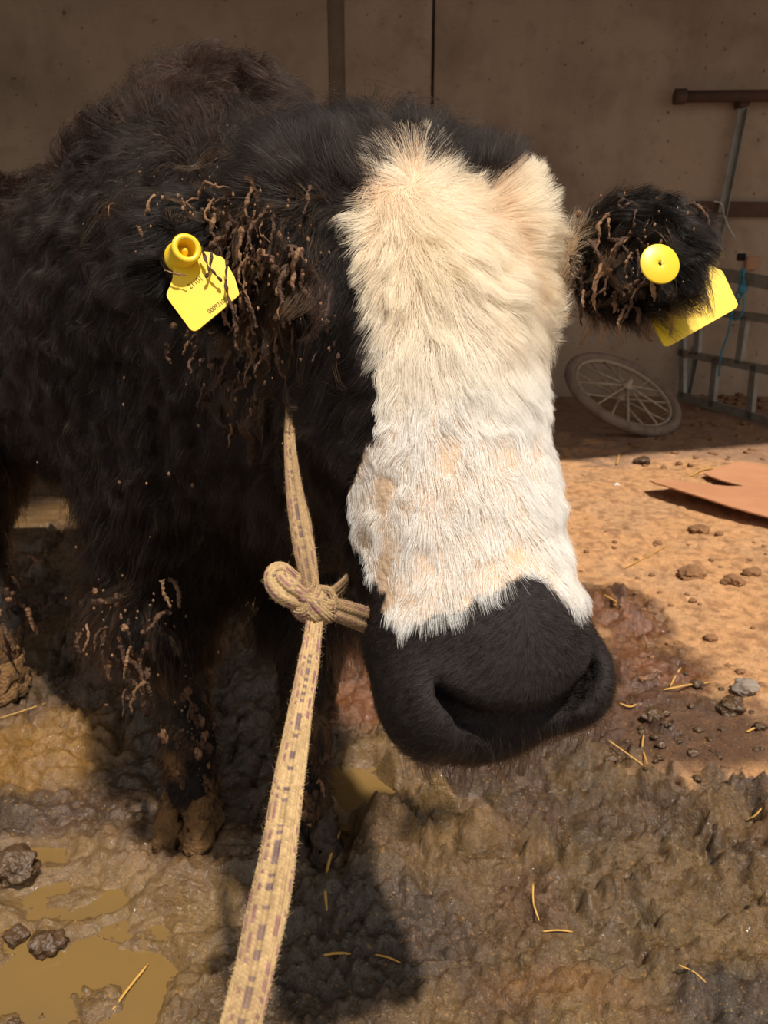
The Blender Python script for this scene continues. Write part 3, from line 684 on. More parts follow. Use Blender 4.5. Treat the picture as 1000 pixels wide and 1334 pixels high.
def FLDv(p):
    """nearest-sample lookup of the distance field"""
    i = np.clip(np.searchsorted(GX, p[:, 0]), 0, len(GX) - 1); j = np.clip(np.searchsorted(GY, p[:, 1]), 0, len(GY) - 1); k = np.clip(np.searchsorted(GZ, p[:, 2]), 0, len(GZ) - 1)
    return FLD[i, j, k]
muzzle_fur()
# -- black head and ears
def head_fur():
    near_eye = np.linalg.norm(TH - (EYE[-1] + [0, 0.006, 0.012]), axis=1)
    wt = (T_head & ~T_white & ~T_muz) * np.clip((near_eye - 0.012) / 0.03, 0.10, 1) * (0.25 + (FACE > -0.3))
    p, nr, t = sample(wt, 42000); h = toH(p); n = len(p); x, y, z = h.T
    poll = sstep(0.06, 0.12, y)
    d = np.stack([np.sign(x) * 0.5, -0.8 + 1.6 * poll, -0.9 - 0.3 * poll], 1) @ HB.T
    d = norm(d) + 0.5 * np.stack([fbm(h * 22, 3, 44), fbm(h * 22, 3, 45), fbm(h * 22, 3, 46)], -1)
    ne = np.linalg.norm(h - (EYE[-1] + [0, 0.006, 0.012]), axis=1); ne = np.minimum(ne, np.linalg.norm(h - (EYE[1] + [0, 0.006, 0.012]), axis=1))
    L = (0.020 + 0.026 * poll + 0.012 * sstep(-0.12, -0.18, z)) * np.clip((ne - 0.008) / 0.035, 0.22, 1) * RNG.uniform(0.7, 1.25, n)
    P = grow(p, nr, d, L, 0.25 + 0.22 * poll, 6, 0.006, 50, 0.05, 0.16); P = clump(P, 26, 0.35)
    c = colmix(n, [(18, 14, 13), (30, 23, 20), (58, 44, 36), (110, 90, 74)], [5, 4, 1.2, 0.25])
    curves_obj('head_fur', P, 0.00020 * RNG.uniform(0.7, 1.3, n), c, M['bfur'], yak)
    p, nr, t = sample(T_ear * (0.3 + (FACE > -0.2)), 26000); n = len(p)
    isL = ear_w(p, EAR_L); dl = norm(EAR_L[1] - EAR_L[0]); dr = norm(EAR_R[1] - EAR_R[0])
    d = np.where(isL[:, None], dl, dr) * 0.7 + np.array([0, 0, -0.25]) + 0.8 * np.stack([fbm(p * 20, 3, 54), fbm(p * 20, 3, 55), fbm(p * 20, 3, 56)], -1)
    mid = np.where(isL[:, None], (EAR_L[0] + EAR_L[1]) / 2, (EAR_R[0] + EAR_R[1]) / 2); d = d + ((p - mid) @ UP)[:, None] * UP * 14
    P = grow(p, nr, d, RNG.uniform(0.020, 0.046, n), 0.30, 7, 0.010, 55, 0.15, 0.18); P = clump(P, 60, 0.55); 
    c = colmix(n, [(13, 10, 9), (22, 18, 16), (66, 54, 46), (120, 92, 66)], [5, 3, 0.9, 0.25])
    curves_obj('ear_fur', P, 0.00020 * RNG.uniform(0.7, 1.4, n), c, M['bfur'], yak)
head_fur()
# -- body coat
def body_fur():
    B = ~T_head & ~T_ear
    dist = np.linalg.norm(TC - CAMP, axis=1)
    wt = B * (0.12 + 0.88 * (FACE > -0.35)) * np.clip(1.5 / dist, 0.5, 1.4) ** 2 * np.where(TC[:, 2] < 0.42, 0.8, 1)
    p, nr, t = sample(wt, 150000); n = len(p); z = p[:, 2]
    top = sstep(0.35, 0.85, nr[:, 2]) * sstep(0.95, 1.10, z); low = sstep(0.70, 0.52, z) * sstep(0.28, 0.42, z); leg = sstep(0.40, 0.30, z)
    sw = fbm(p * 5, 3, 72)
    d = AX * 0.45 + np.array([0, 0, -1.0]) + 0.5 * np.stack([fbm(p * 9, 3, 74), fbm(p * 9, 3, 75), fbm(p * 9, 3, 76)], -1)
    d = d * (1 - top[:, None]) + top[:, None] * (np.array([0.1, -0.1, 0.2]) + 0.6 * np.stack([vnoise(p * 14, 77), vnoise(p * 14, 78), vnoise(p * 14, 79)], -1))
    L = 0.034 + 0.034 * top + 0.085 * low; L = L * (1 - leg) + 0.018 * leg; L = L * RNG.uniform(0.6, 1.3, n)
    lift = 0.34 + 0.36 * top + 0.05 * sw; lift = np.clip(lift - 0.05 * low, 0.1, 0.8)
    P = grow(p, nr, d, L, lift, 8, 0.018, 42, 0.10, 0.24); P = clump(P, 40, 0.20); P = clump(P, 9, 0.30)
    c = colmix(n, [(15, 11, 10), (25, 18, 15), (56, 40, 31), (120, 92, 70)], [5, 4, 1.5, 0.35])
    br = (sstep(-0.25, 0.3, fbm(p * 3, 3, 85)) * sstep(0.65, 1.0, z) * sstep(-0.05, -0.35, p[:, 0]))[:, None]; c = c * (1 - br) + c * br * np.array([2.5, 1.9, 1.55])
    md = (sstep(0.05, 0.35, fbm(p * 17, 3, 88)) * sstep(0.62, 0.30, z) * (RNG.random(n) < 0.55)); md = md[:, None]
    c = c * (1 - md) + md * colmix(n, [(110, 80, 52), (86, 60, 40)], [1, 1])
    curves_obj('body_coat', P, 0.00036 * np.clip(np.linalg.norm(p - CAMP, axis=1) / 1.4, 0.6, 1.5) * RNG.uniform(0.7, 1.3, n), c, M['bfur'], yak)
body_fur()

# ------------------------------------------------------------------ mud caked in the coat
from mathutils.bvhtree import BVHTree
BVH = BVHTree.FromPolygons(BV.tolist(), BQ.tolist())
def hit(px, py):
    d = norm(ray(px, py)); q = BVH.ray_cast(Vector(CAMP), Vector(d))
    return (np.array(q[0]), np.array(q[1])) if q[0] is not None else (None, None)
rnd = random.Random(5)
def lock_vf(p, d0, L, r, seed, kink=0.42):
    n = 9; P = [np.array(p, float)]; d = norm(np.array(d0, float)); rg = np.random.default_rng(seed)
    for i in range(n - 1):
        d = norm(d + kink * rg.normal(size=3) * [1, 0.6, 1] + np.array([0, 0, -0.34])); P.append(P[-1] + d * L / (n - 1))
    P = spline(P, 26); t = np.linspace(0, 1, 26); z0 = t * 0
    R = r * (0.55 + 1.2 * np.abs(fbm(np.stack([t * L * 170 + seed, z0, z0], 1), 2, 3))) * (1 - 0.7 * t ** 3) + r * 0.12
    V, Fc = tube_vf(P, R, 7, (0.2, -1, 0.3)); V = V + 0.55 * r * np.stack([vnoise(V * 420, 5), vnoise(V * 420, 6), vnoise(V * 420, 7)], -1); return V, Fc
M['mud2'] = mat('pale_dried_mud', srgb(146, 110, 78), 0.8, 0.35, 90, 0.6, 200, c2=srgb(98, 66, 44))
seed = 100
def locks(n, cx, cy, sx, sy, Lr, rr, clot=0.3, hang=0.0, lift=0.014):
    global seed
    k = 0; tries = 0
    while k < n and tries < n * 6:
        tries += 1; seed += 1
        px, py = rnd.gauss(cx, sx), rnd.gauss(cy, sy); p, nn = hit(px, py)
        if p is None or 445 < px < 745: continue
        dist = np.linalg.norm(p - CAMP)
        if dist > 2.3: continue
        p = p + nn * rnd.uniform(0.3, 1.2) * lift - UP * hang * rnd.random()
        if rnd.random() < clot:
            r = rnd.uniform(*rr) * 1.7; V, Fc = lump_vf(1, seed, 0.75, 3 if r > 0.006 else 2, (rnd.uniform(0.6, 1), 0.5, rnd.uniform(0.8, 1.5))); V = r * (V + 0.22 * np.stack([vnoise(V * 3.1 + seed + q) for q in (0, 5, 9)], -1)); V = V + p
            mesh('mud_clot', V, Fc, M['mud2'] if rnd.random() < 0.45 else M['mud'], yak)
        else:
            d = nn * 0.25 + np.array([rnd.gauss(0, 0.5), -0.1, rnd.gauss(-0.35, 0.5)])
            V, Fc = lock_vf(p, d, rnd.uniform(*Lr), rnd.uniform(*rr), seed, 0.42 if dist < 1 else 0.26); mesh('mud_lock', V, Fc, M['mud2'] if rnd.random() < 0.35 else M['mud'], yak)
        k += 1
locks(95, 338, 372, 30, 72, (0.020, 0.055), (0.0010, 0.0024), 0.22)
locks(24, 280, 275, 55, 18, (0.015, 0.040), (0.0008, 0.0018), 0.12)
locks(14, 275, 440, 28, 14, (0.012, 0.030), (0.0012, 0.0026), 0.45)
locks(22, 330, 490, 22, 32, (0.020, 0.045), (0.0008, 0.0018), 0.35)
locks(8, 432, 445, 8, 22, (0.004, 0.010), (0.0008, 0.0016), 0.8, 0, 0.004)
locks(48, 828, 350, 42, 48, (0.020, 0.050), (0.0009, 0.0022), 0.18)
locks(16, 800, 420, 24, 14, (0.015, 0.040), (0.0009, 0.0024), 0.25)
locks(34, 160, 840, 28, 50, (0.03, 0.08), (0.0018, 0.0042), 0.40, 0.05, 0.05)
locks(16, 30, 740, 18, 40, (0.03, 0.07), (0.0018, 0.0042), 0.45, 0.03, 0.05)
locks(34, 250, 965, 18, 45, (0.02, 0.05), (0.0025, 0.0055), 0.70, 0, 0.004)
locks(16, 402, 1030, 14, 40, (0.02, 0.04), (0.0025, 0.0055), 0.70, 0, 0.004)
locks(10, 15, 850, 10, 40, (0.02, 0.05), (0.0025, 0.0055), 0.7, 0, 0.004)
# curls of fur stiff with mud
def matted():
    pp, nn_ = [], []
    for (n, cx, cy, sx, sy) in ((2600, 335, 365, 36, 75), (900, 280, 280, 60, 20), (700, 330, 490, 26, 34), (1500, 830, 350, 46, 52), (900, 160, 830, 34, 55), (400, 30, 740, 20, 45)):
        for i in range(n):
            px, py = rnd.gauss(cx, sx), rnd.gauss(cy, sy)
            if 450 < px < 750: continue
            p, q = hit(px, py)
            if p is not None: pp.append(p); nn_.append(q)
    p, q = np.array(pp), np.array(nn_); n = len(p); dist = np.linalg.norm(p - CAMP, axis=1)
    P = grow(p, q, np.tile([0, -0.2, -1.0], (n, 1)) + 0.6 * RNG.normal(size=(n, 3)), RNG.uniform(0.025, 0.05, n) * np.where(dist > 1, 1.7, 1), 0.4, 12, 0.022, 38, 0.2, 0.1)
    P = clump(P, 22, 0.93, 0.5)
    curves_obj('matted_fur', P, 0.00024 * np.where(dist > 1, 1.8, 1), colmix(n, [(96, 66, 42), (62, 42, 28), (150, 112, 76), (30, 22, 18)], [3, 4, 1, 3]), M['bfur'], yak)
matted()
# crumbs and chaff too small to pick apart: one piece
CV, CF = [], []; k = 0
for (n, cx, cy, sx, sy, lf) in ((150, 340, 380, 45, 75, 0.025), (50, 270, 270, 60, 22, 0.025), (90, 835, 350, 45, 55, 0.02), (120, 150, 840, 50, 60, 0.06), (50, 40, 750, 25, 50, 0.05), (50, 250, 970, 25, 50, 0.01), (14, 250, 600, 120, 120, 0.04)):
    for i in range(n):
        px, py = rnd.gauss(cx, sx), rnd.gauss(cy, sy)
        if 440 < px < 745: continue
        p, nn = hit(px, py)
        if p is None: continue
        V, Fc = lump_vf(rnd.uniform(0.0005, 0.0016) * (1 if lf < 0.03 else 1.5), i, 0.5, 1, (1, 0.7, 1.5)); V = V + p + nn * lf * rnd.uniform(0.4, 1.1)
        CV.append(V); CF += [[a + k for a in f] for f in Fc]; k += len(V)
mesh('mud_crumbs', np.concatenate(CV), CF, M['mud2'], yak)['kind'] = 'stuff'

# ================================================================== EAR TAGS
def lathe_vf(prof, c, ax, ns=36):
    ax = norm(ax); u = norm(np.cross(ax, [0.13, 0.2, 1])); v = np.cross(ax, u); th = np.linspace(0, 2 * np.pi, ns, endpoint=False)
    V = np.concatenate([np.asarray(c) + ax * z + r * (np.cos(th)[:, None] * u + np.sin(th)[:, None] * v) for r, z in prof]); k = len(prof)
    Fc = [(i * ns + j, i * ns + (j + 1) % ns, (i + 1) * ns + (j + 1) % ns, (i + 1) * ns + j) for i in range(k - 1) for j in range(ns)]
    return V, Fc + [tuple(range(ns))[::-1], tuple(range((k - 1) * ns, k * ns))]
def text_obj(txt, p0, p1, nrm, height, parent, m):
    """flat printed digits from p0 towards p1"""
    cu = bpy.data.curves.new('digits', 'FONT'); cu.body = txt; cu.size = 1; cu.extrude = 0.0; o = bpy.data.objects.new('digits', cu)
    me0 = o.to_mesh(); V = np.array([v.co[:] for v in me0.vertices]); Fc = [list(q.vertices) for q in me0.polygons]; o.to_mesh_clear(); bpy.data.objects.remove(o)
    x = norm(np.asarray(p1) - p0); n = norm(nrm); y = np.cross(n, x); Lx = np.linalg.norm(np.asarray(p1) - p0)
    V[:, 0] *= Lx / V[:, 0].max(); V[:, 1] *= height / max(1e-6, V[:, 1].max())
    return mesh('digits', np.asarray(p0) + V[:, :1] * x + V[:, 1:2] * y + n * 0.00025, Fc, m, parent, False)
def bevel_plate(name, poly, n, th, m, parent):
    V, Fc = plate_vf(poly, n, th); return mesh(name, V, Fc, m, parent, False)
tz = 0.650
def onplane(px, py, c, n):
    d = ray(px, py); t = np.dot(c - CAMP, n) / np.dot(d, n); return CAMP + d * t
tc = W(255, 385, tz); tn = norm(-FW + 0.10 * RT + 0.16 * UP)
t = root('ear_tag', 'yellow spade-shaped ear tag with a raised hollow stud, printed digits, in the ear at left', 'ear tag', tc)
Q = round_poly([onplane(px, py, tc, tn) for px, py in [(226, 345), (225, 364), (216, 386), (252, 435), (298, 397), (293, 362), (288, 338), (275, 329), (240, 326)]], 0.16)
bevel_plate('plate', Q, tn, 0.0016, M['tag'], t)
tc2 = tc - tn * 0.007; Q = round_poly([onplane(px, py, tc2, tn) for px, py in [(262, 330), (290, 335), (305, 360), (312, 384), (302, 393), (270, 400), (250, 370)]], 0.16)
bevel_plate('back_plate', Q, tn, 0.0016, M['tag'], t)
ba = norm(tn + 0.42 * RT - 0.10 * UP); bc = onplane(236, 334, tc, tn) - ba * 0.006
V, Fc = lathe_vf([(0.0135, 0), (0.0135, 0.004), (0.0118, 0.006), (0.0118, 0.022), (0.0125, 0.0255), (0.0112, 0.027), (0.0078, 0.027), (0.0074, 0.024), (0.0070, 0.010)], bc, ba)
st = mesh('stud', V, Fc, M['tag'], t)
V, Fc = lathe_vf([(0.0034, 0.0), (0.0034, 0.014), (0.0012, 0.018)], bc + ba * 0.004, ba, 14); mesh('pin', V, Fc, M['tag'], st)
fp = lambda px, py: onplane(px, py, tc + tn * 0.0009, tn)
text_obj('21101', fp(248, 377), fp(264, 365), tn, 0.0050, t, M['ink']); text_obj('00092100', fp(273, 409), fp(297, 391), tn, 0.0040, t, M['ink'])
bz = 0.668; bc = W(859, 344, bz); bn = norm(-FW + 0.12 * RT + 0.10 * UP)
t = root('ear_tag', 'yellow ear tag with a round front button and a rectangular plate behind the ear', 'ear tag', bc)
V, Fc = lathe_vf([(0.0172, -0.0012), (0.0180, -0.0004), (0.0180, 0.0006), (0.0172, 0.0012), (0.0040, 0.0016), (0.0020, 0.0014), (0.0016, -0.0004)], bc, bn); btn = mesh('button', V, Fc, M['tag'], t)
V, Fc = lathe_vf([(0.0017, 0), (0.0016, 0.0008)], bc, bn, 12); mesh('hole', V, Fc, M['hole'], btn)
pz = 0.740; pc = W(905, 400, pz); pn = norm(-FW + 0.05 * RT + 0.22 * UP)
Q = round_poly([onplane(px, py, pc, pn) for px, py in [(940, 353), (962, 400), (866, 454), (838, 400), (870, 350), (905, 338)]], 0.10); bevel_plate('plate', Q, pn, 0.0018, M['tag'], t)
V, Fc = tube_vf([bc, bc * 0.4 + onplane(872, 362, pc, pn) * 0.6, onplane(875, 366, pc, pn)], [0.004, 0.004, 0.004], 12); mesh('pin', V, Fc, M['tag'], t)

for k, pts in enumerate(([(262, 322), (268, 340), (272, 352), (268, 362)], [(276, 330), (274, 348), (283, 360), (288, 366)], [(296, 340), (294, 368), (299, 392), (306, 410)], [(214, 352), (226, 356), (244, 359)])):
    P = spline([W(a, b, 0.645 if k != 3 else 0.640) for a, b in pts], 20); t_ = np.linspace(0, 1, 20)
    V, Fc = tube_vf(P, 0.0011 * (0.5 + np.abs(fbm(np.stack([t_ * 9 + k, 0 * t_, 0 * t_], 1), 2, 3)) * 1.6) * (0.6 if k == 3 else 1), 7); V = V + 0.0006 * np.stack([vnoise(V * 420, 5), vnoise(V * 420, 6), vnoise(V * 420, 7)], -1)
    mesh('mud_lock', V, Fc, M['mud2'] if k == 3 else M['mud'], yak)

# ================================================================== HALTER ROPE (flat woven, stitch by stitch relief)
FZ = []
def strap(name, pts, parent, thick=0.36, groove=0.5, NC=26, ns=60, step=0.0011, hint=None, twist=None, shade_mix=0.0):
    """pts: (px, py, depth, width in pixels)"""
    A = np.array([list(W(a, b, z)) + [w * z / 1000.0] for a, b, z, w in pts]); L = np.linalg.norm(np.diff(A[:, :3], axis=0), axis=1).sum(); n = max(24, int(L / step))
    S = spline(A, n); return strap_path(name, S[:, :3], S[:, 3], parent, thick, groove, NC, ns, hint, twist, True, shade_mix)
def strap_path(name, P, wd, parent, thick=0.36, groove=0.5, NC=26, ns=60, hint=None, twist=None, cap=True, shade_mix=0.0):
    n = len(P); wd = np.broadcast_to(wd, (n,)); T, N, B = frame_path(P, -FW if hint is None else hint)
    if twist is not None:
        a = np.interp(np.linspace(0, 1, n), np.linspace(0, 1, len(twist)), np.radians(twist))[:, None]; N, B = N * np.cos(a) + B * np.sin(a), B * np.cos(a) - N * np.sin(a)
    arc = np.concatenate([[0], np.cumsum(np.linalg.norm(np.diff(P, axis=0), axis=1))]); u = np.arange(ns) / ns; th = 2 * np.pi * u
    cx = np.sign(np.cos(th)) * np.abs(np.cos(th)) ** 0.9; cy = thick * np.sin(th) * (1 - groove * np.exp(-(np.cos(th) / 0.17) ** 2) * (np.sin(th) > 0))
    uu, vv = np.meshgrid(u * NC, arc / 0.0029, indexing='xy'); tri = np.abs((uu % 1) - 0.5) * 2
    st_ = np.abs(np.sin(np.pi * uu)) ** 0.6 * (0.35 + 0.65 * np.abs(np.sin(np.pi * (vv + 0.5 * tri + 0.5 * (np.floor(uu) % 2)))))
    hgt = 0.0013 * (st_ - 0.5); ir = 1 + 0.05 * fbm(np.stack([arc * 30, arc * 0, arc * 0], 1), 2, 4)
    X = cx[None] * (wd * ir)[:, None] / 2; Y = cy[None] * (wd * ir)[:, None] / 2; nl = np.sqrt((cx * thick) ** 2 + (cy / thick) ** 2) + 1e-6
    nx, ny = cx * thick / nl, cy / thick / nl
    V = P[:, None] + (X + hgt * nx)[..., None] * B[:, None] + (Y + hgt * ny)[..., None] * N[:, None]
    cr = np.array(srgb(186, 156, 114)[:3]); mv = np.array(srgb(146, 104, 104)[:3]); bl = np.array(srgb(122, 100, 98)[:3]); dk = np.array(srgb(146, 118, 88)[:3])
    colid = np.floor(uu).astype(int) % NC; c = np.tile(cr, (n, ns, 1))
    ii = np.floor(vv + 0.5 * (colid % 2)).astype(int); pn_ = _hash(ii, colid, colid * 0, 8); sl_ = vnoise(np.stack([vv * 0.05, colid * 3.1, uu * 0], -1), 9)
    m1 = np.isin(colid, [2, 4, 9, 11, 16, 23]) & (pn_ > 0.50) & (sl_ > -0.45); c[m1] = mv; m2 = np.isin(colid, [6, 19]) & (pn_ > 0.58) & (sl_ > -0.4); c[m2] = bl
    c = c * (0.80 + 0.35 * _hash(ii, colid, colid * 0, 18))[..., None]
    dirt = sstep(0.0, 0.5, fbm(np.stack([vv * 0.08, uu * 0.2, uu * 0], -1) + len(P), 3, 12))[..., None] * 0.35; c = c * (1 - dirt) + dk * dirt
    c = c * (0.55 + 0.45 * st_[..., None]); c = c * (1 - shade_mix) + shade_mix * np.array(srgb(96, 72, 54)[:3])  # groove shade and the head's shade on the upper straps mixed into colour
    Fc = [(i * ns + j, i * ns + (j + 1) % ns, (i + 1) * ns + (j + 1) % ns, (i + 1) * ns + j) for i in range(n - 1) for j in range(ns)]
    if cap: Fc += [tuple(range(ns))[::-1], tuple(range((n - 1) * ns, n * ns))]
    V = V.reshape(-1, 3); k = int(len(V) * 0.09); q = RNG.choice(len(V), k); nn = (nx[q % ns][:, None] * B[q // ns] + ny[q % ns][:, None] * N[q // ns]); FZ.append((V[q], norm(nn), c.reshape(-1, 3)[q]))
    return mesh(name, V, Fc, M['rope'], parent, True, c.reshape(-1, 3))
KN = (410, 785, 0.595)
rope = root('halter_rope', 'cream and mauve woven halter rope knotted beside the muzzle, its lead hanging to the foreground', 'rope', W(*KN))
strap('cheek_strap', [(372, 470, 0.76, 10), (378, 525, 0.72, 12), (377, 570, 0.69, 14), (381, 620, 0.66, 19), (388, 670, 0.635, 26), (397, 720, 0.612, 27), (405, 765, 0.598, 22), (410, 788, 0.595, 18)], rope, shade_mix=0.35)
strap('cheek_strap', [(380, 600, 0.70, 10), (390, 640, 0.675, 14), (401, 680, 0.652, 17), (405, 720, 0.630, 17), (407, 765, 0.612, 18), (412, 785, 0.606, 16)], rope, twist=[50, 65, 70, 60], shade_mix=0.5)
strap('noseband', [(412, 788, 0.598, 24), (440, 795, 0.605, 30), (470, 805, 0.622, 34), (500, 816, 0.650, 36), (540, 830, 0.69, 36), (600, 842, 0.72, 36)], rope, shade_mix=0.4)
strap('throat_strap', [(414, 784, 0.600, 24), (430, 776, 0.612, 24), (444, 764, 0.640, 22), (458, 748, 0.69, 20)], rope, twist=[30, 50, 60], shade_mix=0.4)
strap('loop_end', [(412, 790, 0.590, 20), (398, 784, 0.584, 26), (384, 777, 0.578, 34), (370, 768, 0.576, 38), (361, 758, 0.580, 36), (360, 749, 0.588, 32), (368, 748, 0.596, 30), (384, 762, 0.602, 28), (402, 778, 0.604, 22)], rope, thick=0.5)
strap('lead', [(411, 785, 0.585, 18), (410, 805, 0.578, 22), (407, 830, 0.570, 23), (401, 870, 0.552, 29), (392, 920, 0.530, 31), (383, 975, 0.502, 37), (374, 1030, 0.476, 42), (366, 1085, 0.450, 47), (357, 1140, 0.425, 55),
               (346, 1195, 0.400, 55), (334, 1250, 0.378, 52), (322, 1300, 0.358, 54), (311, 1345, 0.340, 54), (296, 1410, 0.315, 58), (280, 1480, 0.30, 62)], rope, twist=[10, -8, 5, 18, -10, 0])
kc = W(*KN)
def wrap(cpx, cpy, cz, r1, r2, nrm, w, a0=0, a1=2 * np.pi, name='knot'):
    c = W(cpx, cpy, cz); n = norm(np.asarray(nrm[0]) * RT + nrm[1] * UP - nrm[2] * FW); u = norm(np.cross(n, UP + 0.01 * RT)); v = np.cross(n, u)
    th = np.linspace(a0, a1, 90); P = c + r1 * np.cos(th)[:, None] * u + r2 * np.sin(th)[:, None] * v + n * 0.002 * np.sin(2 * th)[:, None]
    return strap_path(name, P, w, rope, 0.6, 0.3, 14, 42, hint=norm(P - c), shade_mix=0.2)
wrap(412, 784, 0.588, 0.0125, 0.0105, (0.25, 0.95, 0.3), 0.016)
wrap(416, 790, 0.586, 0.0115, 0.0110, (0.85, 0.45, 0.35), 0.015)
wrap(404, 786, 0.586, 0.0100, 0.0110, (-0.6, 0.75, 0.35), 0.015)
wrap(420, 783, 0.584, 0.0075, 0.0085, (0.5, 0.5, 0.7), 0.012)
p = np.concatenate([a for a, b, c in FZ]); nn = np.concatenate([b for a, b, c in FZ]); cc = np.concatenate([c for a, b, c in FZ]); nf = len(p)
P = grow(p, nn, RNG.normal(size=(nf, 3)), RNG.uniform(0.0012, 0.0045, nf), 0.5, 5, 0.001, 200, 0, 0.3)
curves_obj('fuzz', P, 0.00006, np.clip(cc * 1.25, 0, 0.9), M['fuzz'], rope)

# ================================================================== BACKGROUND THINGS
# cart wheel
wz = 4.60; wc = W(811, 514, wz); wn = norm(0.28 * RT + 0.67 * UP - 0.68 * FW); WR = 0.375; wc[2] = max(wc[2], WR * math.sqrt(1 - wn[2] ** 2) + 0.012)
wu = norm(np.cross(wn, UP)); wv = np.cross(wn, wu)
wh = root('cart_wheel', 'dusty spoked cart wheel with a fat tyre leaning back on the shaded dirt', 'wheel', (wc[0], wc[1], 0))
def ring_vf(R, r, ns=48, nr=12, flat=1.0, wob=0.0):
    th = np.linspace(0, 2 * np.pi, ns, endpoint=False); ph = np.linspace(0, 2 * np.pi, nr, endpoint=False)
    rad = np.cos(th)[:, None] * wu + np.sin(th)[:, None] * wv
    V = wc + (R + r * np.cos(ph)[None, :, None]) * rad[:, None] + (r * flat * np.sin(ph))[None, :, None] * wn
    Fc = [(i * nr + j, i * nr + (j + 1) % nr, ((i + 1) % ns) * nr + (j + 1) % nr, ((i + 1) % ns) * nr + j) for i in range(ns) for j in range(nr)]
    return V.reshape(-1, 3), Fc
V, Fc = ring_vf(WR - 0.032, 0.032, 64, 14); mesh('tyre', V, Fc, M['tyre'], wh)
V, Fc = ring_vf(WR - 0.070, 0.010, 64, 8, 1.6); mesh('rim', V, Fc, M['spoke'], wh)
V, Fc = lathe_vf([(0.020, -0.05), (0.034, -0.046), (0.034, -0.036), (0.022, -0.03), (0.022, 0.045), (0.036, 0.05), (0.036, 0.06), (0.018, 0.066), (0.012, 0.10)], wc, wn, 20); mesh('hub', V, Fc, M['spoke'], wh)
for i in range(18):
    a = 2 * np.pi * i / 18 + 0.12; r = np.cos(a) * wu + np.sin(a) * wv; sd = 0.05 if i % 2 else -0.038
    V, Fc = tube_vf([wc + r * 0.028 + wn * sd, wc + r * 0.15 + wn * sd * 0.6, wc + r * (WR - 0.066)], [0.0075, 0.0065, 0.0065], 7); mesh('spoke', V, Fc, M['spoke'], wh)
# gate running out from the wall
g0 = G(884, 523); gd = norm(np.array([0.254, -0.967, 0])); gn = np.cross(gd, [0, 0, 1.0])
def onG(px, py): return onplane(px, py, g0, gn)
gate = root('gate', 'grey metal gate of welded bars standing edge-on from the back wall at right', 'gate', (g0[0], g0[1], 0))
def gbar(name, a, b, w, t=0.03):
    a, b = onG(*a), onG(*b); d = norm(b - a); V, Fc = bar_vf(a, b, w, t, gn); mesh(name, V, Fc, M['galv'], gate, False)
for a, b, w in (((884, 515), (1030, 558), 0.060), ((884, 459), (1030, 488), 0.050), ((893, 402), (1030, 419), 0.050), ((900, 350), (1030, 374), 0.075)): gbar('rail', a, b, w)
for a, b in (((889, 350), (889, 517)), ((933, 466), (927, 530)), ((983, 475), (976, 546)), ((971, 412), (962, 474)), ((1014, 415), (1008, 556)), ((911, 405), (908, 462))): gbar('bar', a, b, 0.055)
for a, b in (((900, 462), (905, 452)),): gbar('latch', a, b, 0.03)
# long angle iron leaning on the wall, from the pipe down to the floor
a, b = atY(966, 142, WALL_Y - 0.07), atY(892, 512, WALL_Y - 0.16); b[2] = 0.0; d = norm(b - a)
o = root('angle_iron', 'long grey angle iron leaning on the wall under the rusty pipe', 'iron bar', (b[0], b[1], 0))
sx_ = norm(np.cross(d, [0, 1, 0])); sy_ = np.cross(d, sx_)
V, Fc = bar_vf(a, b, 0.046, 0.006, sy_); mesh('flange', V, Fc, M['galv'], o, False)
V, Fc = bar_vf(a + sx_ * 0.023 + sy_ * 0.023, b + sx_ * 0.023 + sy_ * 0.023, 0.046, 0.006, sx_); mesh('flange', V, Fc, M['galv'], o, False)
pp = atY(880, 126, WALL_Y - 0.15); pe = pp + [2.2, 0, 0.02]
o = root('rusty_pipe', 'thick rusty horizontal pipe high on the back wall at right', 'pipe', pp)
V, Fc = tube_vf([pp, pp * 0.5 + pe * 0.5, pe], 0.036, 16, (0, 0, 1)); mesh('tube', V, Fc, M['rust'], o)
V, Fc = lathe_vf([(0.036, -0.01), (0.047, -0.008), (0.047, 0.06), (0.036, 0.064)], pp, (1, 0, 0.02), 20); mesh('end_collar', V, Fc, M['rust'], o)
V, Fc = bar_vf(atY(966, 124, WALL_Y - 0.07), atY(966, 140, WALL_Y - 0.07), 0.06, 0.10, (0, 1, 0)); mesh('bracket', V, Fc, M['rust'], o, False)
ra_, rb_ = atY(905, 272, WALL_Y - 0.03), atY(1060, 274, WALL_Y - 0.03)
bevel_box('timber_rail', (ra_ + rb_) / 2, (rb_ - ra_) / 2, (0, 0.03, 0), (0, 0, 0.048), M['timber'], loc=(ra_ + rb_) / 2)
tag(bpy.data.objects['timber_rail'], 'dark brown horizontal timber rail fixed across the wall beside the ear', 'rail')
c = atY(978, 343, WALL_Y - 0.01)
wb = bpy.data.objects['wall_back']
bevel_box('brick', c, (0.045, 0, 0), (0, 0.03, 0), (0, 0, 0.045), M['brick'], wb, 0.006)
c = atY(965, 335, WALL_Y); bevel_box('socket_hole', c, (0.03, 0, 0), (0, 0.008, 0), (0, 0, 0.025), M['hole'], wb, 0.003)
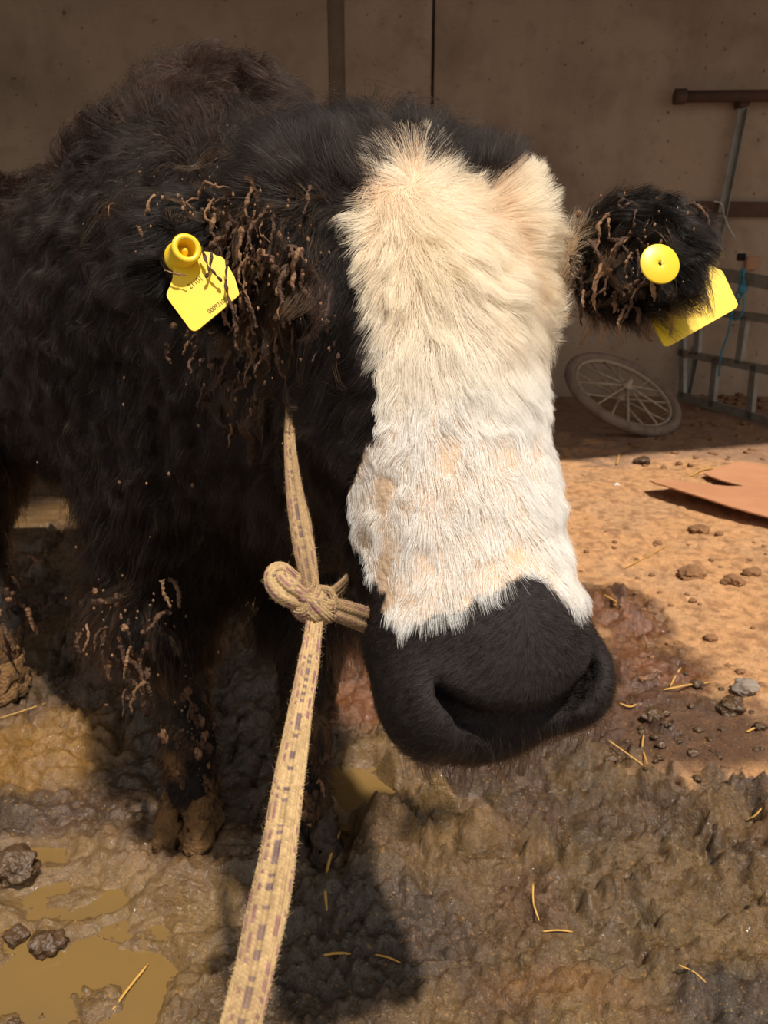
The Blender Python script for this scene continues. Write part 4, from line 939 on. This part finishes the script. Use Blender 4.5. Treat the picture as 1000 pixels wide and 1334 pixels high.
# twine and thread
tw = root('twine', 'loose blue baling twine knotted and hanging on the metal gate', 'twine', onG(966, 390))
for k, ppx in enumerate(([(973, 348), (968, 366), (970, 385), (962, 400), (958, 412), (953, 435), (944, 462), (941, 490)], [(970, 352), (975, 372), (966, 392), (957, 402), (960, 416), (970, 412), (974, 396), (972, 378)], [(975, 350), (971, 372), (964, 384), (968, 396)])):
    P = spline([onG(*q) - gn * 0.03 * (1 if gn[0] > 0 else -1) for q in ppx], 40); V, Fc = tube_vf(P, 0.0065, 6, gn); mesh('strand', V, Fc, M['twine'], tw)
V, Fc = lump_vf(0.03, 4, 0.4, 2, (1, 1, 1.2)); mesh('knot', V + onG(972, 377) - gn * 0.03 * (1 if gn[0] > 0 else -1), Fc, M['twine'], tw)
P = spline([atY(*q, WALL_Y - 0.16) for q in [(930, 262), (940, 266), (943, 280), (949, 296), (957, 309)]], 24); V, Fc = tube_vf(P, 0.004, 6, (0, 1, 0))
tag(mesh('thread', V, Fc, M['wthread'], loc=P[0]), 'pale plastic thread snagged where the angle iron crosses the timber rail', 'thread')

# cardboard sheet, torn with a notch, its left edges curling up
CB = [(845, 637), (878, 633), (903, 636), (946, 639), (968, 637.5), (940, 629), (924, 623), (915, 619), (932, 612), (965, 603), (1000, 609), (1075, 618), (1075, 700), (1000, 685), (946, 672), (892, 655.5), (851, 642)]
bm = bmesh.new(); gp = [G(*q, 0.02) for q in CB]; bm.faces.new([bm.verts.new((q[0], q[1], 0)) for q in gp]); x0, x1 = min(q[0] for q in gp), max(q[0] for q in gp)
for xx in np.linspace(x0, x1, 22)[1:-1]: bmesh.ops.bisect_plane(bm, geom=bm.verts[:] + bm.edges[:] + bm.faces[:], plane_co=(xx, 0, 0), plane_no=(1, 0, 0))
for yy in np.linspace(min(q[1] for q in gp), max(q[1] for q in gp), 9)[1:-1]: bmesh.ops.bisect_plane(bm, geom=bm.verts[:] + bm.edges[:] + bm.faces[:], plane_co=(0, yy, 0), plane_no=(0, 1, 0))
bmesh.ops.recalc_face_normals(bm, faces=bm.faces[:]); ylo, yhi = min(q[1] for q in gp), max(q[1] for q in gp)
for v in bm.verts:
    s_ = (v.co.x - x0) / (x1 - x0); yr = (v.co.y - ylo) / (yhi - ylo); v.co.z = 0.026 + 0.030 * max(0, 1 - s_ / 0.6) ** 1.5 + 0.026 * max(0, 1 - yr * 1.3) + 0.004 * math.sin(v.co.y * 9)
r_ = bmesh.ops.extrude_face_region(bm, geom=bm.faces[:])
for v in [e for e in r_['geom'] if isinstance(e, bmesh.types.BMVert)]: v.co.z -= 0.006
bmesh.ops.recalc_face_normals(bm, faces=bm.faces[:])
tag(bmobj('cardboard_sheet', bm, M['cardboard'], loc=(gp[0][0], gp[0][1], 0)), 'torn sheet of brown cardboard with curling left edge lying in the sun at right', 'cardboard')

# stones, clods, straw
def clod(px, py, wpx, seed, m, label, group=None, name='mud_clod', cat='clod', flat=0.6):
    c = G(px, py); z = np.dot(c - CAMP, FW); r = wpx * z / 2000.0; V, Fc = lump_vf(1, seed, 0.6, 4 if wpx > 22 else (3 if wpx > 9 else 2), (1, 0.85, flat)); V = r * (V + 0.16 * np.stack([fbm(V * 2.6 + seed + q, 3, 3) for q in (0, 5, 9)], -1))
    c[2] = gh(c[0], c[1]) + r * flat * 0.35
    return tag(mesh(name, V + c, Fc, m, loc=(c[0], c[1], c[2])), label, cat, group)
for i, (px, py, w, lb) in enumerate([(900, 754, 30, 'flat brown clod on the dry orange ground below the cardboard'), (956, 762, 26, 'brown clod on the dry ground, the nearer of two side by side'), (980, 748, 22, 'pale brown clod on the dry ground, the farther of two'),
        (908, 693, 24, 'dark clod just in front of the cardboard edge'), (835, 603, 22, 'dark clod at the shade edge right of the white face'), (925, 833, 16, 'small dark clod above the long pale straw'), (848, 938, 26, 'dark wet clod right of the muzzle'), (950, 925, 34, 'dark wet clod below the grey stone'),
        (20, 1135, 60, 'rounded wet mud clod at the left edge between puddles'), (18, 1210, 30, 'small wet clod poking out of the corner puddle'), (60, 1222, 46, 'wet clod on the rim of the large corner puddle'), (15, 1320, 24, 'dark wet lump inside the corner puddle')]):
    clod(px, py, w, 30 + i, M['wetclod'] if (py > 900 or w == 22 and py < 610) else M['clod'], lb)
clod(968, 903, 34, 77, M['stone'], 'grey angular stone half sunk in the mud at the right edge', None, 'stone', 'stone')
clod(803, 633, 7, 78, M['pebble'], 'tiny white pebble on the shaded dirt right of the white face', None, 'pebble', 'pebble')
for i in range(54):
    px, py = rnd.uniform(745, 1000), rnd.uniform(690, 905)
    if py > 860 and px < 800: continue
    clod(px, py, rnd.choice([5, 6, 7, 8, 11]), 200 + i, M['clod'], 'small loose brown clod on the dry trodden ground', 'small clods on the dry ground')
for i in range(46):
    px, py = rnd.uniform(790, 1000), rnd.gauss(945, 34)
    if py < 870 or px < 800 and py < 930: continue
    clod(px, py, rnd.choice([8, 10, 13, 17]), 500 + i, M['wetclod'], 'small dark wet clod in the churned mud right of the muzzle', 'dark clods in the churned mud')
for i in range(36):
    px, py = rnd.uniform(750, 1000), rnd.uniform(548, 612)
    clod(px, py, rnd.choice([6, 8, 9]), 300 + i, M['clod'], 'small dirt clod on the shaded ground by the wheel and gate', 'small clods in the shade')
heap = []
while len(heap) < 26:
    px, py = rnd.uniform(905, 998), rnd.uniform(516, 536)
    if all((px - a) ** 2 / 60 + (py - b) ** 2 / 12 > 1.6 for a, b in heap): heap.append((px, py))
for i, (px, py) in enumerate(heap): clod(px, py, rnd.choice([7, 9, 11]), 400 + i, M['clod'], 'rubble clod at the wall foot behind the gate', 'rubble at the wall foot')
def straw(pts, wpx, label, m='straw', lift=0.004, group=None):
    P = spline([G(*q) for q in pts], 14)
    for q in P: q[2] = max(gh(q[0], q[1]), WLVL)
    ln = np.linspace(P[0, 2], P[-1, 2], 14); P[:, 2] = ln + np.quantile(P[:, 2] - ln, 0.75) + lift
    z = np.dot(P[7] - CAMP, FW); r = 0.8 * wpx * z / 2000; V, Fc = tube_vf(P, r * np.concatenate([[0.5], np.ones(11), [0.7, 0.4]]), 6, (0, 0, 1), 0.45)
    return tag(mesh('straw', V, Fc, M[m], loc=P[7]), label, 'straw', group)
for a in [([(863, 907), (895, 898), (926, 892)], 4, 'bright thick straw on the wet red mud right of the muzzle'), ([(886, 876), (878, 888), (872, 901)], 3, 'short upright straw just above the bright thick straw'),
          ([(898, 622), (915, 614), (936, 612)], 4, 'golden straw tucked against the cardboard notch'), ([(812, 741), (840, 727), (866, 714)], 2.5, 'long thin pale straw on the dry orange ground'),
          ([(443, 1094), (430, 1130), (424, 1165), (426, 1198)], 5, 'curved golden straw right of the lead rope'), ([(422, 1259), (438, 1251), (457, 1247)], 6, 'short golden straw low on the dark mud by the rope'),
          ([(488, 1246), (505, 1250), (522, 1258)], 4, 'thin bent straw on the dark mud right of the short golden one'), ([(706, 1225), (725, 1219), (746, 1217)], 3.5, 'short straw on the olive mud at lower middle'), ([(693, 1166), (694, 1184), (702, 1202)], 3, 'dark bent straw above the short straw at lower middle'),
          ([(145, 1308), (165, 1280), (192, 1246)], 5, 'long straw lying at the right rim of the corner puddle'), ([(0, 943), (30, 936), (62, 928)], 2.5, 'thin dark stalk on the ochre dung at left'), ([(790, 984), (820, 994), (850, 1004)], 3, 'pale straw in the mud right below the muzzle'),
          ([(972, 953), (982, 950), (996, 947)], 4, 'pale short straw at the right edge below the stone'), ([(838, 958), (836, 978), (842, 1002)], 3, 'upright short straw crossing the pale one below the muzzle'), ([(806, 927), (820, 928), (830, 920)], 4, 'yellow straw close to the right side of the muzzle'),
          ([(785, 778), (800, 792), (808, 804)], 4, 'short straw touching the muzzle side on the red streak'), ([(855, 547), (866, 541), (872, 540)], 3, 'orange straw on the shaded dirt below the gate'), ([(803, 605), (805, 598), (806, 592)], 3, 'small straw on the shaded dirt below the wheel'),
          ([(880, 1280), (900, 1290), (915, 1304)], 3, 'dull straw in the mud near the lower right corner'), ([(1000, 1050), (985, 1062), (972, 1060)], 3, 'dull straw at the right edge in dark mud')]:
    straw(*a)
